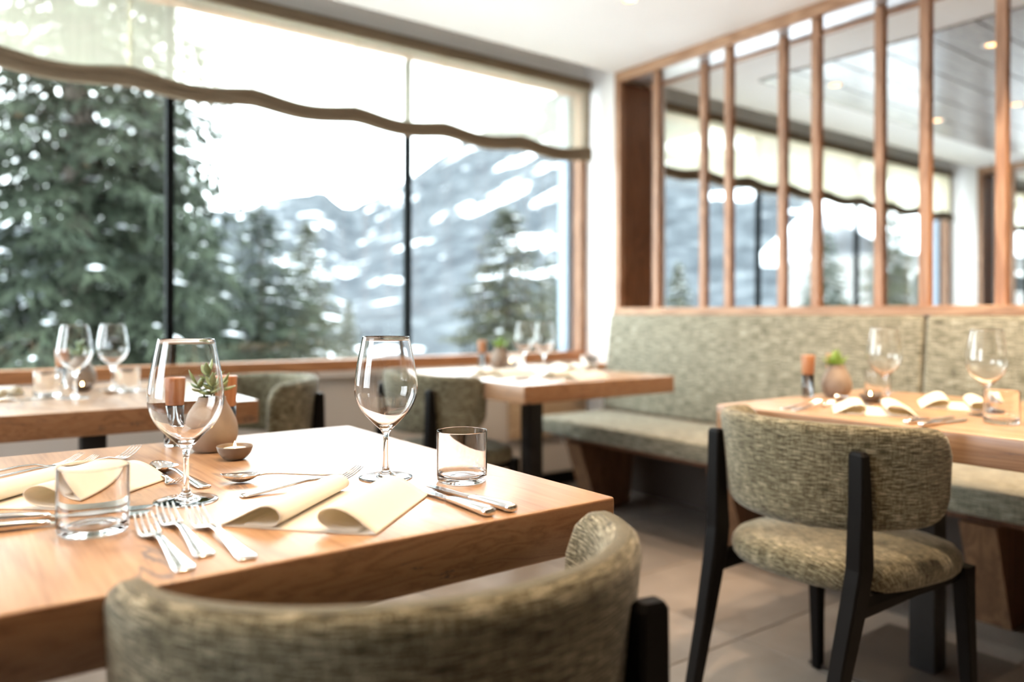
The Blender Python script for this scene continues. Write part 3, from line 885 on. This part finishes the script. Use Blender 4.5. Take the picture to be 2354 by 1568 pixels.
def succulent(label, x, y, seed):
    rnd = random.Random(seed)
    t = thing('potted_succulent', label, 'potted plant', (x, y, 0.7503), 0, 'small plants in clay pots')
    obj('pot', POT, None, t); obj('soil', SOIL, None, t)
    for si in range(4):
        a0 = si * 2.1 + 0.5
        top = Vector((0.026 * math.cos(a0), 0.026 * math.sin(a0), 0.124))
        if si == 0: top = Vector((-0.004, 0.0, 0.148))
        base = Vector((0.006 * math.cos(a0), 0.006 * math.sin(a0), 0.090))
        mid = (base + top) / 2 + Vector((0.0, 0.0, 0.006))
        st = obj('stem', tube_mesh('stem', [base, mid, top], [0.0020, 0.0017, 0.0014]), M['stem'], t)
        n = 9 if si == 0 else 7
        for k in range(n):
            f = 0.40 + 0.60 * k / (n - 1)
            p = base.lerp(mid, f * 2) if f < 0.5 else mid.lerp(top, f * 2 - 1)
            az = k * 2.4 + si * 1.3
            el = 0.05 + 0.85 * (k / (n - 1)) ** 2.2
            o = obj('leaf', LEAF, None, st, p, (0, -el, az))
            s = 0.80 + 0.35 * rnd.random(); o.scale = (s, s, s)
    return t

def grass_pot(label, x, y, seed):
    rnd = random.Random(seed)
    t = thing('potted_plant', label, 'potted plant', (x, y, 0.7503), 0, 'small plants in clay pots')
    obj('pot', POT, None, t); obj('soil', SOIL, None, t)
    for k in range(34):
        az = rnd.random() * 6.28; el = 0.25 + 1.2 * rnd.random()
        rr = 0.014 * rnd.random()
        o = obj('leaf', BLADE, None, t, (rr * math.cos(az), rr * math.sin(az), 0.093 + 0.008 * rnd.random()), (0, -el, az))
        s = 0.8 + 0.45 * rnd.random(); o.scale = (s, s * 1.3, s)
    return t

# cutlery lies along +x from the handle end (x = 0)
def fork_mesh(L=0.200):
    k = L / 0.200
    st = [(0.0, 0, 0.0030, 0.0060, 0.0012), (0.002, 0, 0.0031, 0.0098, 0.0017), (0.010, 0, 0.0034, 0.0112, 0.0020), (0.035, 0, 0.0048, 0.0092, 0.0020), (0.070, 0, 0.0075, 0.0062, 0.0020),
          (0.105, 0, 0.0105, 0.0040, 0.0021), (0.128, 0, 0.0100, 0.0036, 0.0020), (0.140, 0, 0.0072, 0.0062, 0.0016), (0.150, 0, 0.0048, 0.0112, 0.0012), (0.158, 0, 0.0042, 0.0126, 0.0011), (0.164, 0, 0.0046, 0.0126, 0.0010)]
    v, f = loft([(a * k, b, c, d, e) for a, b, c, d, e in st], 12)
    for y in (-0.0108, -0.0036, 0.0036, 0.0108):
        tn = [(0.160, y, 0.0043, 0.0019, 0.0010), (0.172, y, 0.0062, 0.0017, 0.0010), (0.185, y * 0.97, 0.0108, 0.0015, 0.0009), (0.196, y * 0.92, 0.0168, 0.0012, 0.0008), (0.202, y * 0.9, 0.0205, 0.0006, 0.0005)]
        loft([(a * k, b, c, d, e) for a, b, c, d, e in tn], 8, v, f)
    return mesh_from('fork', v, f, True)

def spoon_mesh(L=0.195):
    st = [(0.0, 0, 0.0030, 0.0060, 0.0012), (0.002, 0, 0.0031, 0.0098, 0.0017), (0.010, 0, 0.0034, 0.0112, 0.0020), (0.035, 0, 0.0050, 0.0092, 0.0020), (0.070, 0, 0.0085, 0.0060, 0.0020),
          (0.105, 0, 0.0125, 0.0038, 0.0021), (0.125, 0, 0.0130, 0.0034, 0.0020), (0.134, 0, 0.0118, 0.0046, 0.0016), (0.140, 0, 0.0108, 0.0058, 0.0010)]
    v, f = loft(st, 12)
    # bowl: double shell of a half ellipsoid with an egg outline
    nu, nv = 28, 7
    def shell(off, base):
        for j in range(nv + 1):
            q = j / nv
            for i in range(nu):
                a = 2 * math.pi * i / nu
                rx = 0.031; ry = 0.0205 * (1.0 - 0.16 * math.cos(a))
                x = 0.165 + rx * q * math.cos(a)
                y = ry * q * math.sin(a)
                z = 0.0018 + 0.0105 * q ** 2.4 + 0.0035 * q * q * math.cos(a) * math.cos(a) * (1 if math.cos(a) > 0 else 0.3) + off
                v.append((x, y, z))
        for j in range(nv):
            for i in range(nu):
                a = base + j * nu + i; b = base + j * nu + (i + 1) % nu
                f.append((a, b, b + nu, a + nu))
    b0 = len(v); shell(0.0, b0)
    b1 = len(v); shell(0.0011, b1)
    for i in range(nu):
        a = b0 + nv * nu + i; b = b0 + nv * nu + (i + 1) % nu
        c = b1 + nv * nu + i; d = b1 + nv * nu + (i + 1) % nu
        f.append((a, b, d, c))
    return mesh_from('spoon', v, f, True)

def knife_meshes():
    st = [(0.0, 0, 0.0062, 0.0060, 0.0040), (0.002, 0, 0.0062, 0.0088, 0.0056), (0.009, 0, 0.0064, 0.0100, 0.0062), (0.035, 0, 0.0064, 0.0092, 0.0060), (0.070, 0, 0.0060, 0.0076, 0.0054), (0.092, 0, 0.0052, 0.0062, 0.0044), (0.100, 0, 0.0046, 0.0056, 0.0032), (0.104, 0, 0.0042, 0.0050, 0.0020)]
    v, f = loft(st, 14)
    handle = mesh_from('handle', v, f, True)
    out = [(0.103, -0.0045), (0.112, -0.0078), (0.135, -0.0098), (0.165, -0.0108), (0.190, -0.0100), (0.205, -0.0068), (0.213, -0.0010), (0.2155, 0.0050), (0.211, 0.0076), (0.190, 0.0082), (0.150, 0.0076), (0.112, 0.0060), (0.103, 0.0045)]
    n = len(out)
    verts = [(x, y, 0.0031) for x, y in out] + [(x, y, 0.0049 if y > 0 else 0.0036) for x, y in out]
    faces = [tuple(reversed(range(n))), tuple(range(n, 2 * n))] + [(k, (k + 1) % n, n + (k + 1) % n, n + k) for k in range(n)]
    return handle, mesh_from('blade', verts, faces)
FORK = fork_mesh(); FORK.materials.append(M['steel'])
SPOON = spoon_mesh(); SPOON.materials.append(M['steel'])
KH, KB = knife_meshes(); KH.materials.append(M['steel']); KB.materials.append(M['steel'])
def fork(label, x, y, deg, s=1.0): return tag(obj('table_fork', FORK, None, None, (x, y, 0.7490 + (1 - s) * 0.0015), (0, 0, R(deg)), (s, s, s)), label, 'fork', 'steel forks')
def spoon(label, x, y, deg, s=1.0): return tag(obj('table_spoon', SPOON, None, None, (x, y, 0.7490 + (1 - s) * 0.0015), (0, 0, R(deg)), (s, s, s)), label, 'spoon', 'steel spoons')
def knife(label, x, y, deg, s=1.0):
    t = thing('table_knife', label, 'knife', (x, y, 0.7502), R(deg), 'steel knives'); t.scale = (s, s, s)
    obj('handle', KH, None, t); obj('blade', KB, None, t)
    return t

# napkin: a flat base sheet with both long edges rolled over towards the middle
def napkin_mesh(W=0.20, L=0.205, h=0.030, shear=0.0, seed=1):
    sec = [(0.0, 0.0012), (0.05, 0.0012), (0.10, 0.0012), (0.15, 0.0012), (0.20, 0.0012)]
    left = [(0.062, 0.0030), (0.073, 0.0062), (0.0785, 0.0130), (0.0755, 0.0205), (0.0665, 0.0255), (0.054, 0.0255), (0.040, 0.0205), (0.024, 0.0125), (0.010, 0.0060), (0.001, 0.0022)]
    right = [(0.199, 0.0022), (0.190, 0.0075), (0.177, 0.0165), (0.162, 0.0250), (0.147, 0.0285), (0.134, 0.0262), (0.1275, 0.0195), (0.1310, 0.0115), (0.143, 0.0060), (0.160, 0.0036), (0.178, 0.0030)]
    path = catmull([(0.030, 0.0034)] + left, 4) + [(0.0, 0.0012)] + [(0.2 * k / 16, 0.0008) for k in range(1, 16)] + [(0.2, 0.0012)] + catmull(right, 4)
    n = len(path)
    ny = 12
    th = 0.0011
    verts, faces = [], []
    for side in (0, 1):
        for j in range(ny + 1):
            f = j / ny
            for i, (x, z) in enumerate(path):
                a = path[max(i - 1, 0)]; b = path[min(i + 1, n - 1)]
                dx, dz = b[0] - a[0], b[1] - a[1]; l = math.hypot(dx, dz) or 1
                o = th / 2 * (1 if side else -1)
                flat = 1.0 - 0.10 * f
                xx = (x - dz / l * o); zz = max(z + dx / l * o, 0.0003) * (flat if z > 0.004 else 1.0)
                bulge = 0.002 * math.sin(f * 5 + x * 40)
                verts.append(((xx - 0.1) * (W / 0.2) + shear * f, f * L + bulge * (0.3 if z < 0.003 else 1.0), zz * (h / 0.0285)))
    def id_(s, j, i): return s * (ny + 1) * n + j * n + i
    for j in range(ny):
        for i in range(n - 1):
            faces.append((id_(0, j, i), id_(0, j, i + 1), id_(0, j + 1, i + 1), id_(0, j + 1, i)))
            faces.append((id_(1, j, i), id_(1, j + 1, i), id_(1, j + 1, i + 1), id_(1, j, i + 1)))
    for i in range(n - 1):
        faces.append((id_(0, 0, i), id_(1, 0, i), id_(1, 0, i + 1), id_(0, 0, i + 1)))
        faces.append((id_(0, ny, i), id_(0, ny, i + 1), id_(1, ny, i + 1), id_(1, ny, i)))
    for j in range(ny):
        faces.append((id_(0, j, 0), id_(0, j + 1, 0), id_(1, j + 1, 0), id_(1, j, 0)))
        faces.append((id_(0, j, n - 1), id_(1, j, n - 1), id_(1, j + 1, n - 1), id_(0, j + 1, n - 1)))
    me = mesh_from('napkin', verts, faces, True)
    bm = bmesh.new(); bm.from_mesh(me); bmesh.ops.recalc_face_normals(bm, faces=bm.faces[:]); bm.to_mesh(me); bm.free()
    return me
NAP = napkin_mesh(); NAP.materials.append(M['linen'])
NAP2 = napkin_mesh(0.21, 0.20, 0.032, 0.02); NAP2.materials.append(M['linen'])
def napkin(label, x, y, deg, me=None, s=1.0):
    return tag(obj('folded_napkin', me or NAP, None, None, (x, y, 0.7502), (0, 0, R(deg)), (s, s, s)), label, 'napkin', 'cream linen napkins')

# ------------------------------------------------------------------ foreground table setting
wine('large wine glass in front of the clay succulent pot, left of centre', 0.285, 1.137)
wine('large wine glass standing between the napkin and the right tumbler', 0.582, 1.113)
tumbler('clear tumbler in front of the left napkin', 0.156, 1.042)
tumbler('clear tumbler at the right behind the two knives', 0.666, 1.020)
succulent('clay pot with a leafy grey-green succulent behind the left wine glass', 0.430, 1.527, 4)
mill('mill seen through the bowl of the left wine glass', 0.385, 1.628)
mill('mill half hidden behind the succulent leaves', 0.485, 1.622)
tealight('lit tealight in a dark bowl beside the succulent pot', 0.437, 1.412)
napkin('cream napkin with two rolled edges at the front of the foreground table', 0.352, 0.900, -48, NAP)
napkin('cream napkin at the left edge with a fork resting behind it', 0.078, 1.230, -40, NAP2)
fork('fork nearest the front edge, first of three from the left', 0.207, 0.822, 90)
fork('middle fork of the three in front of the left wine glass', 0.236, 0.858, 89)
fork('rightmost fork of the three beside the front napkin', 0.270, 0.822, 91)
knife('knife lying nearest the front napkin', 0.577, 0.815, 90)
knife('knife nearest the right tumbler, beside another knife', 0.614, 0.815, 94, 0.92)
spoon('dessert spoon pointing left behind the front napkin', 0.535, 1.172, 165, 0.95)
fork('dessert fork with tines to the right, under the front napkin roll', 0.352, 1.112, 7, 0.98)
spoon('spoon leaning beside the stem of the left wine glass', 0.329, 1.200, 98, 1.0)
fork('small fork pointing at the viewer behind the left wine glass', 0.283, 1.388, -84, 0.80)
fork('fork with its tines sticking out behind the left napkin, farthest left', 0.015, 1.475, 14)
fork('fork with its tines rising just above the left napkin roll', 0.035, 1.437, 16)
fork('fork with its tines farthest right behind the left napkin', 0.150, 1.425, 40)
knife('front knife at the left edge, seen through the tumbler', 0.015, 1.112, -7)
knife('rear knife at the left edge, reaching towards the glass foot', 0.015, 1.160, -12, 1.06)

# ------------------------------------------------------------------ table on the right
wine('wine glass by the tealight on the right table, behind the chair', 2.296, 1.201)
wine('wine glass nearest the right edge of the photo', 2.216, 0.886)
grass_pot('clay pot with bright green leaves on the right table', 2.326, 1.372, 7)
mill('front mill beside the clay pot on the right table', 2.250, 1.425)
mill('rear mill behind the clay pot on the right table', 2.392, 1.425)
tealight('lit tealight beside the wine glass on the right table', 2.262, 1.225)
tumbler('tumbler at the right edge of the photo, beside the wine glass foot', 2.085, 0.800)
tumbler('faint tumbler behind the wine glass next to the clay pot', 2.50, 1.33)
napkin('napkin just above the back of the chair on the right', 1.965, 1.050, -58, NAP)
napkin('napkin at the far side of the right table, near the bench', 2.46, 1.07, 118, NAP)
knife('front knife near the chair on the right table', 1.855, 0.882, -3)
knife('second knife beside the napkin on the right table', 1.872, 0.925, -4)
fork('left fork on the right table by the clay pot', 1.885, 1.272, 3)
fork('right fork on the right table by the chair napkin', 1.885, 1.236, 2)
spoon('spoon shining between the two napkins on the right table', 2.15, 1.16, 60)

# ------------------------------------------------------------------ table by the left window
wine('nearer wine glass on the left window table', 0.357, 2.729)
wine('farther wine glass on the left window table', 0.499, 2.945)
succulent('clay pot seen behind the wine glass on the left window table', 0.419, 3.045, 9)
mill('mill beside the clay pot on the left window table', 0.372, 3.150)
tealight('lit tealight on the left window table', 0.405, 2.930)
tumbler('tumbler left of the wine glasses on the left window table', 0.296, 2.845)
tumbler('tumbler right of the wine glasses on the left window table', 0.530, 2.860)
napkin('napkin on the left window table at the photo edge', 0.20, 2.86, 62, NAP)
knife('knife below the napkin on the left window table', 0.10, 2.73, -4)
spoon('spoon on the right half of the left window table', 0.63, 2.78, 175)

# ------------------------------------------------------------------ corner table
wine('left wine glass on the corner table', 2.266, 2.93)
wine('right wine glass on the corner table', 2.194, 2.695)
grass_pot('clay pot with leaves on the corner table', 2.244, 3.10, 12)
mill('mill beside the clay pot on the corner table', 2.180, 3.16)
tealight('lit tealight on the corner table', 2.19, 2.94)
napkin('rolled napkin at the right of the corner table', 2.24, 2.44, 100, NAP)
napkin('napkin at the bench end of the corner table', 2.47, 2.86, 160, NAP)
napkin('napkin at the chair side of the corner table', 1.86, 2.66, -80, NAP)
tumbler('left tumbler on the corner table', 2.12, 2.80)
tumbler('right tumbler on the corner table', 2.36, 2.58)
knife('knife at the front of the corner table', 1.83, 2.44, 12)
fork('fork at the chair side of the corner table', 1.80, 2.80, 5)

# ------------------------------------------------------------------ outside: snow field, mountain, spruces, chalet
def ground_mesh():
    nx, ny = 60, 46
    verts, faces = [], []
    for j in range(ny + 1):
        for i in range(nx + 1):
            x = -70 + 170 * i / nx; y = -60.0 + 180.0 * j / ny
            d = max(y - YW, 0.0)
            z = -0.9 - 0.055 * d + 0.5 * (noise.noise(Vector((x * 0.09, y * 0.09, 3.1)))) * min(d / 4.0, 1.0) - (0.6 if d == 0.0 else 0.0)
            verts.append((x, y, z))
    for j in range(ny):
        for i in range(nx):
            a = j * (nx + 1) + i
            faces.append((a, a + 1, a + nx + 2, a + nx + 1))
    return mesh_from('snow_field', verts, faces, True)
tag(obj('snow_field', ground_mesh(), M['snow']), 'snow covered ground outside the windows', 'ground', kind='structure')
def gz(x, y): return -0.9 - 0.055 * (y - YW)

RIDGE = [(-2600, 560), (-600, 545), (0, 520), (400, 500), (560, 478), (620, 462), (740, 438), (800, 478), (860, 452), (940, 405), (1075, 316), (1290, 205), (1500, 125), (1900, 60), (2600, 10), (4200, -20)]
def ridge_el(tanaz):
    px = 1177 + 1787 * tanaz
    for (a, ya), (b, yb) in zip(RIDGE[:-1], RIDGE[1:]):
        if a <= px <= b:
            y = ya + (yb - ya) * (px - a) / (b - a)
            return (724 - y) / 1787
    return 0.1
def mountain_mesh():
    na, nr = 190, 46
    verts, faces = [], []
    for j in range(nr + 1):
        f = j / nr
        for i in range(na + 1):
            az = -1.02 + 2.10 * i / na
            r = 110.0 + 520.0 * f
            a2 = az + YAW
            x, y = r * math.sin(a2), r * math.cos(a2)
            zc = r * math.cos(az)
            e = ridge_el(math.tan(az)) if abs(az) < 1.2 else 0.1
            crest = 1.01 + e * 630.0 * math.cos(az)
            rough = 16.0 * noise.fractal(Vector((x * 0.008, y * 0.008, 0.0)), 1.0, 2.0, 4) * math.sin(math.pi * min(f, 0.97)) + 3.0 * noise.noise(Vector((x * 0.05, y * 0.05, 1.0))) * f
            z = -7.0 + (crest + 7.0) * (0.25 * f + 0.75 * f ** 1.5) + rough * (0.25 + 0.75 * f)
            verts.append((x, y, z))
    for j in range(nr):
        for i in range(na):
            a = j * (na + 1) + i
            faces.append((a, a + 1, a + na + 2, a + na + 1))
    return mesh_from('mountain', verts, faces, True)
tag(obj('mountain', mountain_mesh(), M['mountain']), 'forested mountainside streaked with snow beyond the window', 'mountain', kind='structure')

def spruce_meshes(seed, Ht, Rb, density=1.0):
    rnd = random.Random(seed)
    nv, nf = [], []
    sv, sf = [], []
    def spray(p, d, L, w):
        # small wedge-shaped tuft of needles
        d = d.normalized()
        s = d.cross(Vector((0, 0, 1)))
        if s.length < 1e-3: s = Vector((1, 0, 0))
        s.normalize(); u = s.cross(d)
        b = len(nv)
        nv.extend([p + s * w, p - s * w, p + u * w * 0.55, p + d * L * 0.6 + s * w * 0.8 - u * w * 0.3, p + d * L * 0.6 - s * w * 0.8 - u * w * 0.3, p + d * L])
        nf.extend([(b, b + 1, b + 2), (b, b + 3, b + 4, b + 1), (b, b + 2, b + 5, b + 3), (b + 1, b + 4, b + 5, b + 2), (b + 3, b + 5, b + 4)])
    def clump(p, r, dr):
        b = len(sv)
        sd = dr.cross(Vector((0, 0, 1))).normalized()
        for (x, y, z) in ((1.7, 0, -0.25), (0.6, 0.8, 0), (-0.9, 0.6, 0.05), (-0.9, -0.6, 0.05), (0.6, -0.8, 0), (0, 0, 0.4), (0, 0, -0.2)):
            q = r * (0.6 + 0.8 * rnd.random())
            sv.append(p + dr * (x * q) + sd * (y * q) + Vector((0, 0, z * q)))
        for k in range(5):
            k2 = (k + 1) % 5
            sf.append((b + k, b + k2, b + 5)); sf.append((b + k2, b + k, b + 6))
    z = 0.10 * Ht
    while z < Ht * 0.985:
        f = z / Ht
        rad = Rb * (1 - f) ** 0.85 + 0.06
        nb = max(5, int((6 + 5 * (1 - f)) * density))
        a0 = rnd.random() * 6.28
        for k in range(nb):
            a = a0 + 6.283 * (k + 0.5 * rnd.random()) / nb
            L = rad * (0.7 + 0.45 * rnd.random())
            dirv = Vector((math.cos(a), math.sin(a), 0))
            droop = 0.30 + 0.25 * (1 - f)
            steps = max(3, int(L / 0.13))
            zz = z + (rnd.random() - 0.5) * 0.15
            for sidx in range(1, steps + 1):
                q = sidx / steps
                p = dirv * (L * q) + Vector((0, 0, zz - droop * L * q * q + 0.16 * L * q ** 4))
                def jit(m): return Vector((rnd.uniform(-m, m), rnd.uniform(-m, m), rnd.uniform(-m, m)))
                spray(p, dirv + Vector((0, 0, -0.25)) + jit(0.3), 0.20, 0.030)
                side = dirv.cross(Vector((0, 0, 1)))
                tl = (0.14 + 0.30 * (1 - abs(q - 0.45))) * min(1.0, L) * rnd.uniform(0.6, 1.2)
                for sg in (-1, 1):
                    dd = side * sg + dirv * rnd.uniform(0.2, 1.0) + Vector((0, 0, -0.25 - 0.6 * rnd.random()))
                    dd.normalize()
                    m_ = max(2, int(tl / 0.07))
                    for w_ in range(m_):
                        pp = p + dd * tl * (w_ / m_) + jit(0.02)
                        spray(pp, dd + jit(0.55) + Vector((0, 0, -0.35)), 0.10 + 0.07 * rnd.random(), 0.018 + 0.012 * rnd.random())
                if rnd.random() < 0.11:
                    clump(p + Vector((0, 0, 0.03)), 0.035 + 0.075 * rnd.random() ** 2, dirv)
        z += (0.17 + 0.10 * (1 - f)) / density
    spray(Vector((0, 0, Ht * 0.97)), Vector((0, 0, 1)), Ht * 0.04 + 0.1, 0.05)
    return mesh_from('crown', nv, nf), mesh_from('branch_snow', sv, sf, True), tube_mesh('trunk', [(0, 0, -0.3), (0, 0, Ht * 0.5), (0, 0, Ht * 0.97)], [0.02 * Ht, 0.011 * Ht, 0.003], 10)

SPR = [spruce_meshes(3, 11.0, 2.5, 1.0), spruce_meshes(5, 7.0, 2.0, 1.0), spruce_meshes(8, 7.0, 1.75, 1.05)]
for i, (a, b, c) in enumerate(SPR):
    a.materials.append(M['needle'] if i != 2 else M['needle2']); b.materials.append(M['snow']); c.materials.append(M['bark'])
def spruce(label, k, px, d, top_z=None, s=None, rz=0.0, wide=1.0):
    t_ = (px - 1177) / 1787.0
    x = d * (math.sin(YAW) + t_ * math.cos(YAW)); y = d * (math.cos(YAW) - t_ * math.sin(YAW))
    z0 = gz(x, y) - 0.15
    Ht = (11.0, 7.0, 7.0)[k]
    if s is None: s = (top_z - z0) / Ht
    t = thing('spruce_tree', label, 'tree', (x, y, z0), rz, 'spruces outside the windows')
    t.scale = (s * wide, s * wide, s)
    obj('crown', SPR[k][0], None, t); obj('trunk', SPR[k][2], None, t); obj('branch_snow', SPR[k][1], None, t)['kind'] = 'stuff'
    return t
def zt(ytop, d): return 1.01 + (724 - ytop) / 1787.0 * d
spruce('huge dark spruce filling the left window pane', 0, 178, 8.6, s=1.0)
spruce('spruce behind the huge one at the left photo edge', 0, -330, 12.0, s=0.95, rz=1.3)
spruce('tall spruce whose right branches show behind the first mullion', 0, 350, 18.5, s=1.0, rz=2.2)
spruce('spruce with its tip in the middle pane, left of the mountain gap', 1, 600, 12.5, zt(468, 12.5), rz=0.4, wide=1.55)
spruce('slimmer spruce just right of the middle pane spruce', 2, 705, 17.0, zt(510, 17.0), rz=1.9, wide=1.25)
spruce('low spruce in the middle pane beside the first mullion', 1, 480, 24.0, zt(560, 24.0), rz=2.9)
spruce('olive spruce in the right window pane in front of the mountain', 2, 1165, 11.0, zt(472, 11.0), rz=0.9, wide=1.55)
spruce('smaller spruce right of the olive one, near the window edge', 1, 1262, 19.0, zt(585, 19.0), rz=3.6)
spruce('spruce top low in the middle pane, right of centre', 2, 800, 24.0, zt(690, 24.0), rz=4.4)
spruce('spruce showing between the first slats of the screen', 2, 1560, 17.0, zt(600, 17.0), rz=0.2)
spruce('spruce showing between the middle slats of the screen', 1, 1900, 19.0, zt(520, 19.0), rz=5.1)
spruce('spruce behind the slats near the chalet', 2, 2050, 22.0, zt(430, 22.0), rz=2.4)

def chalet():
    x, y = 30.0, 14.2
    t = thing('chalet', 'grey weathered chalet outside, seen between the right slats', 'house', (x, y, gz(x, y)), R(-20))
    obj('wall', box_mesh('wall', -4, 4, -3, 3, 0.0, 4.6), M['chalet'], t)
    v = [(-4.7, -3.8, 4.5), (4.7, -3.8, 4.5), (4.7, 0, 6.3), (-4.7, 0, 6.3), (4.7, 3.8, 4.5), (-4.7, 3.8, 4.5)]
    v += [(a, b, c + 0.35) for a, b, c in v]
    obj('roof', mesh_from('roof', v, [(0, 1, 2, 3), (3, 2, 4, 5), (6, 9, 8, 7), (9, 11, 10, 8), (0, 6, 7, 1), (5, 4, 10, 11), (0, 3, 9, 6), (3, 5, 11, 9), (1, 7, 8, 2), (2, 8, 10, 4)]), M['snow'], t)
    for k in range(4):
        for z in (0.9, 3.0):
            w = obj('window', box_mesh('window', -0.55, 0.55, -0.06, 0.06, -0.6, 0.6), M['ring'], t, (-3.0 + 2.0 * k, -3.02, z + 0.4))
            obj('pane', box_mesh('pane', -0.45, 0.45, -0.02, 0.02, -0.5, 0.5), M['black_alu'], w, (0, -0.06, 0))
    obj('balcony', box_mesh('balcony', -4.0, 4.0, -4.0, -3.0, 2.3, 2.45), M['chalet'], t)
    obj('railing', box_mesh('railing', -4.0, 4.0, -4.0, -3.94, 2.45, 3.3), M['chalet'], t)
chalet()
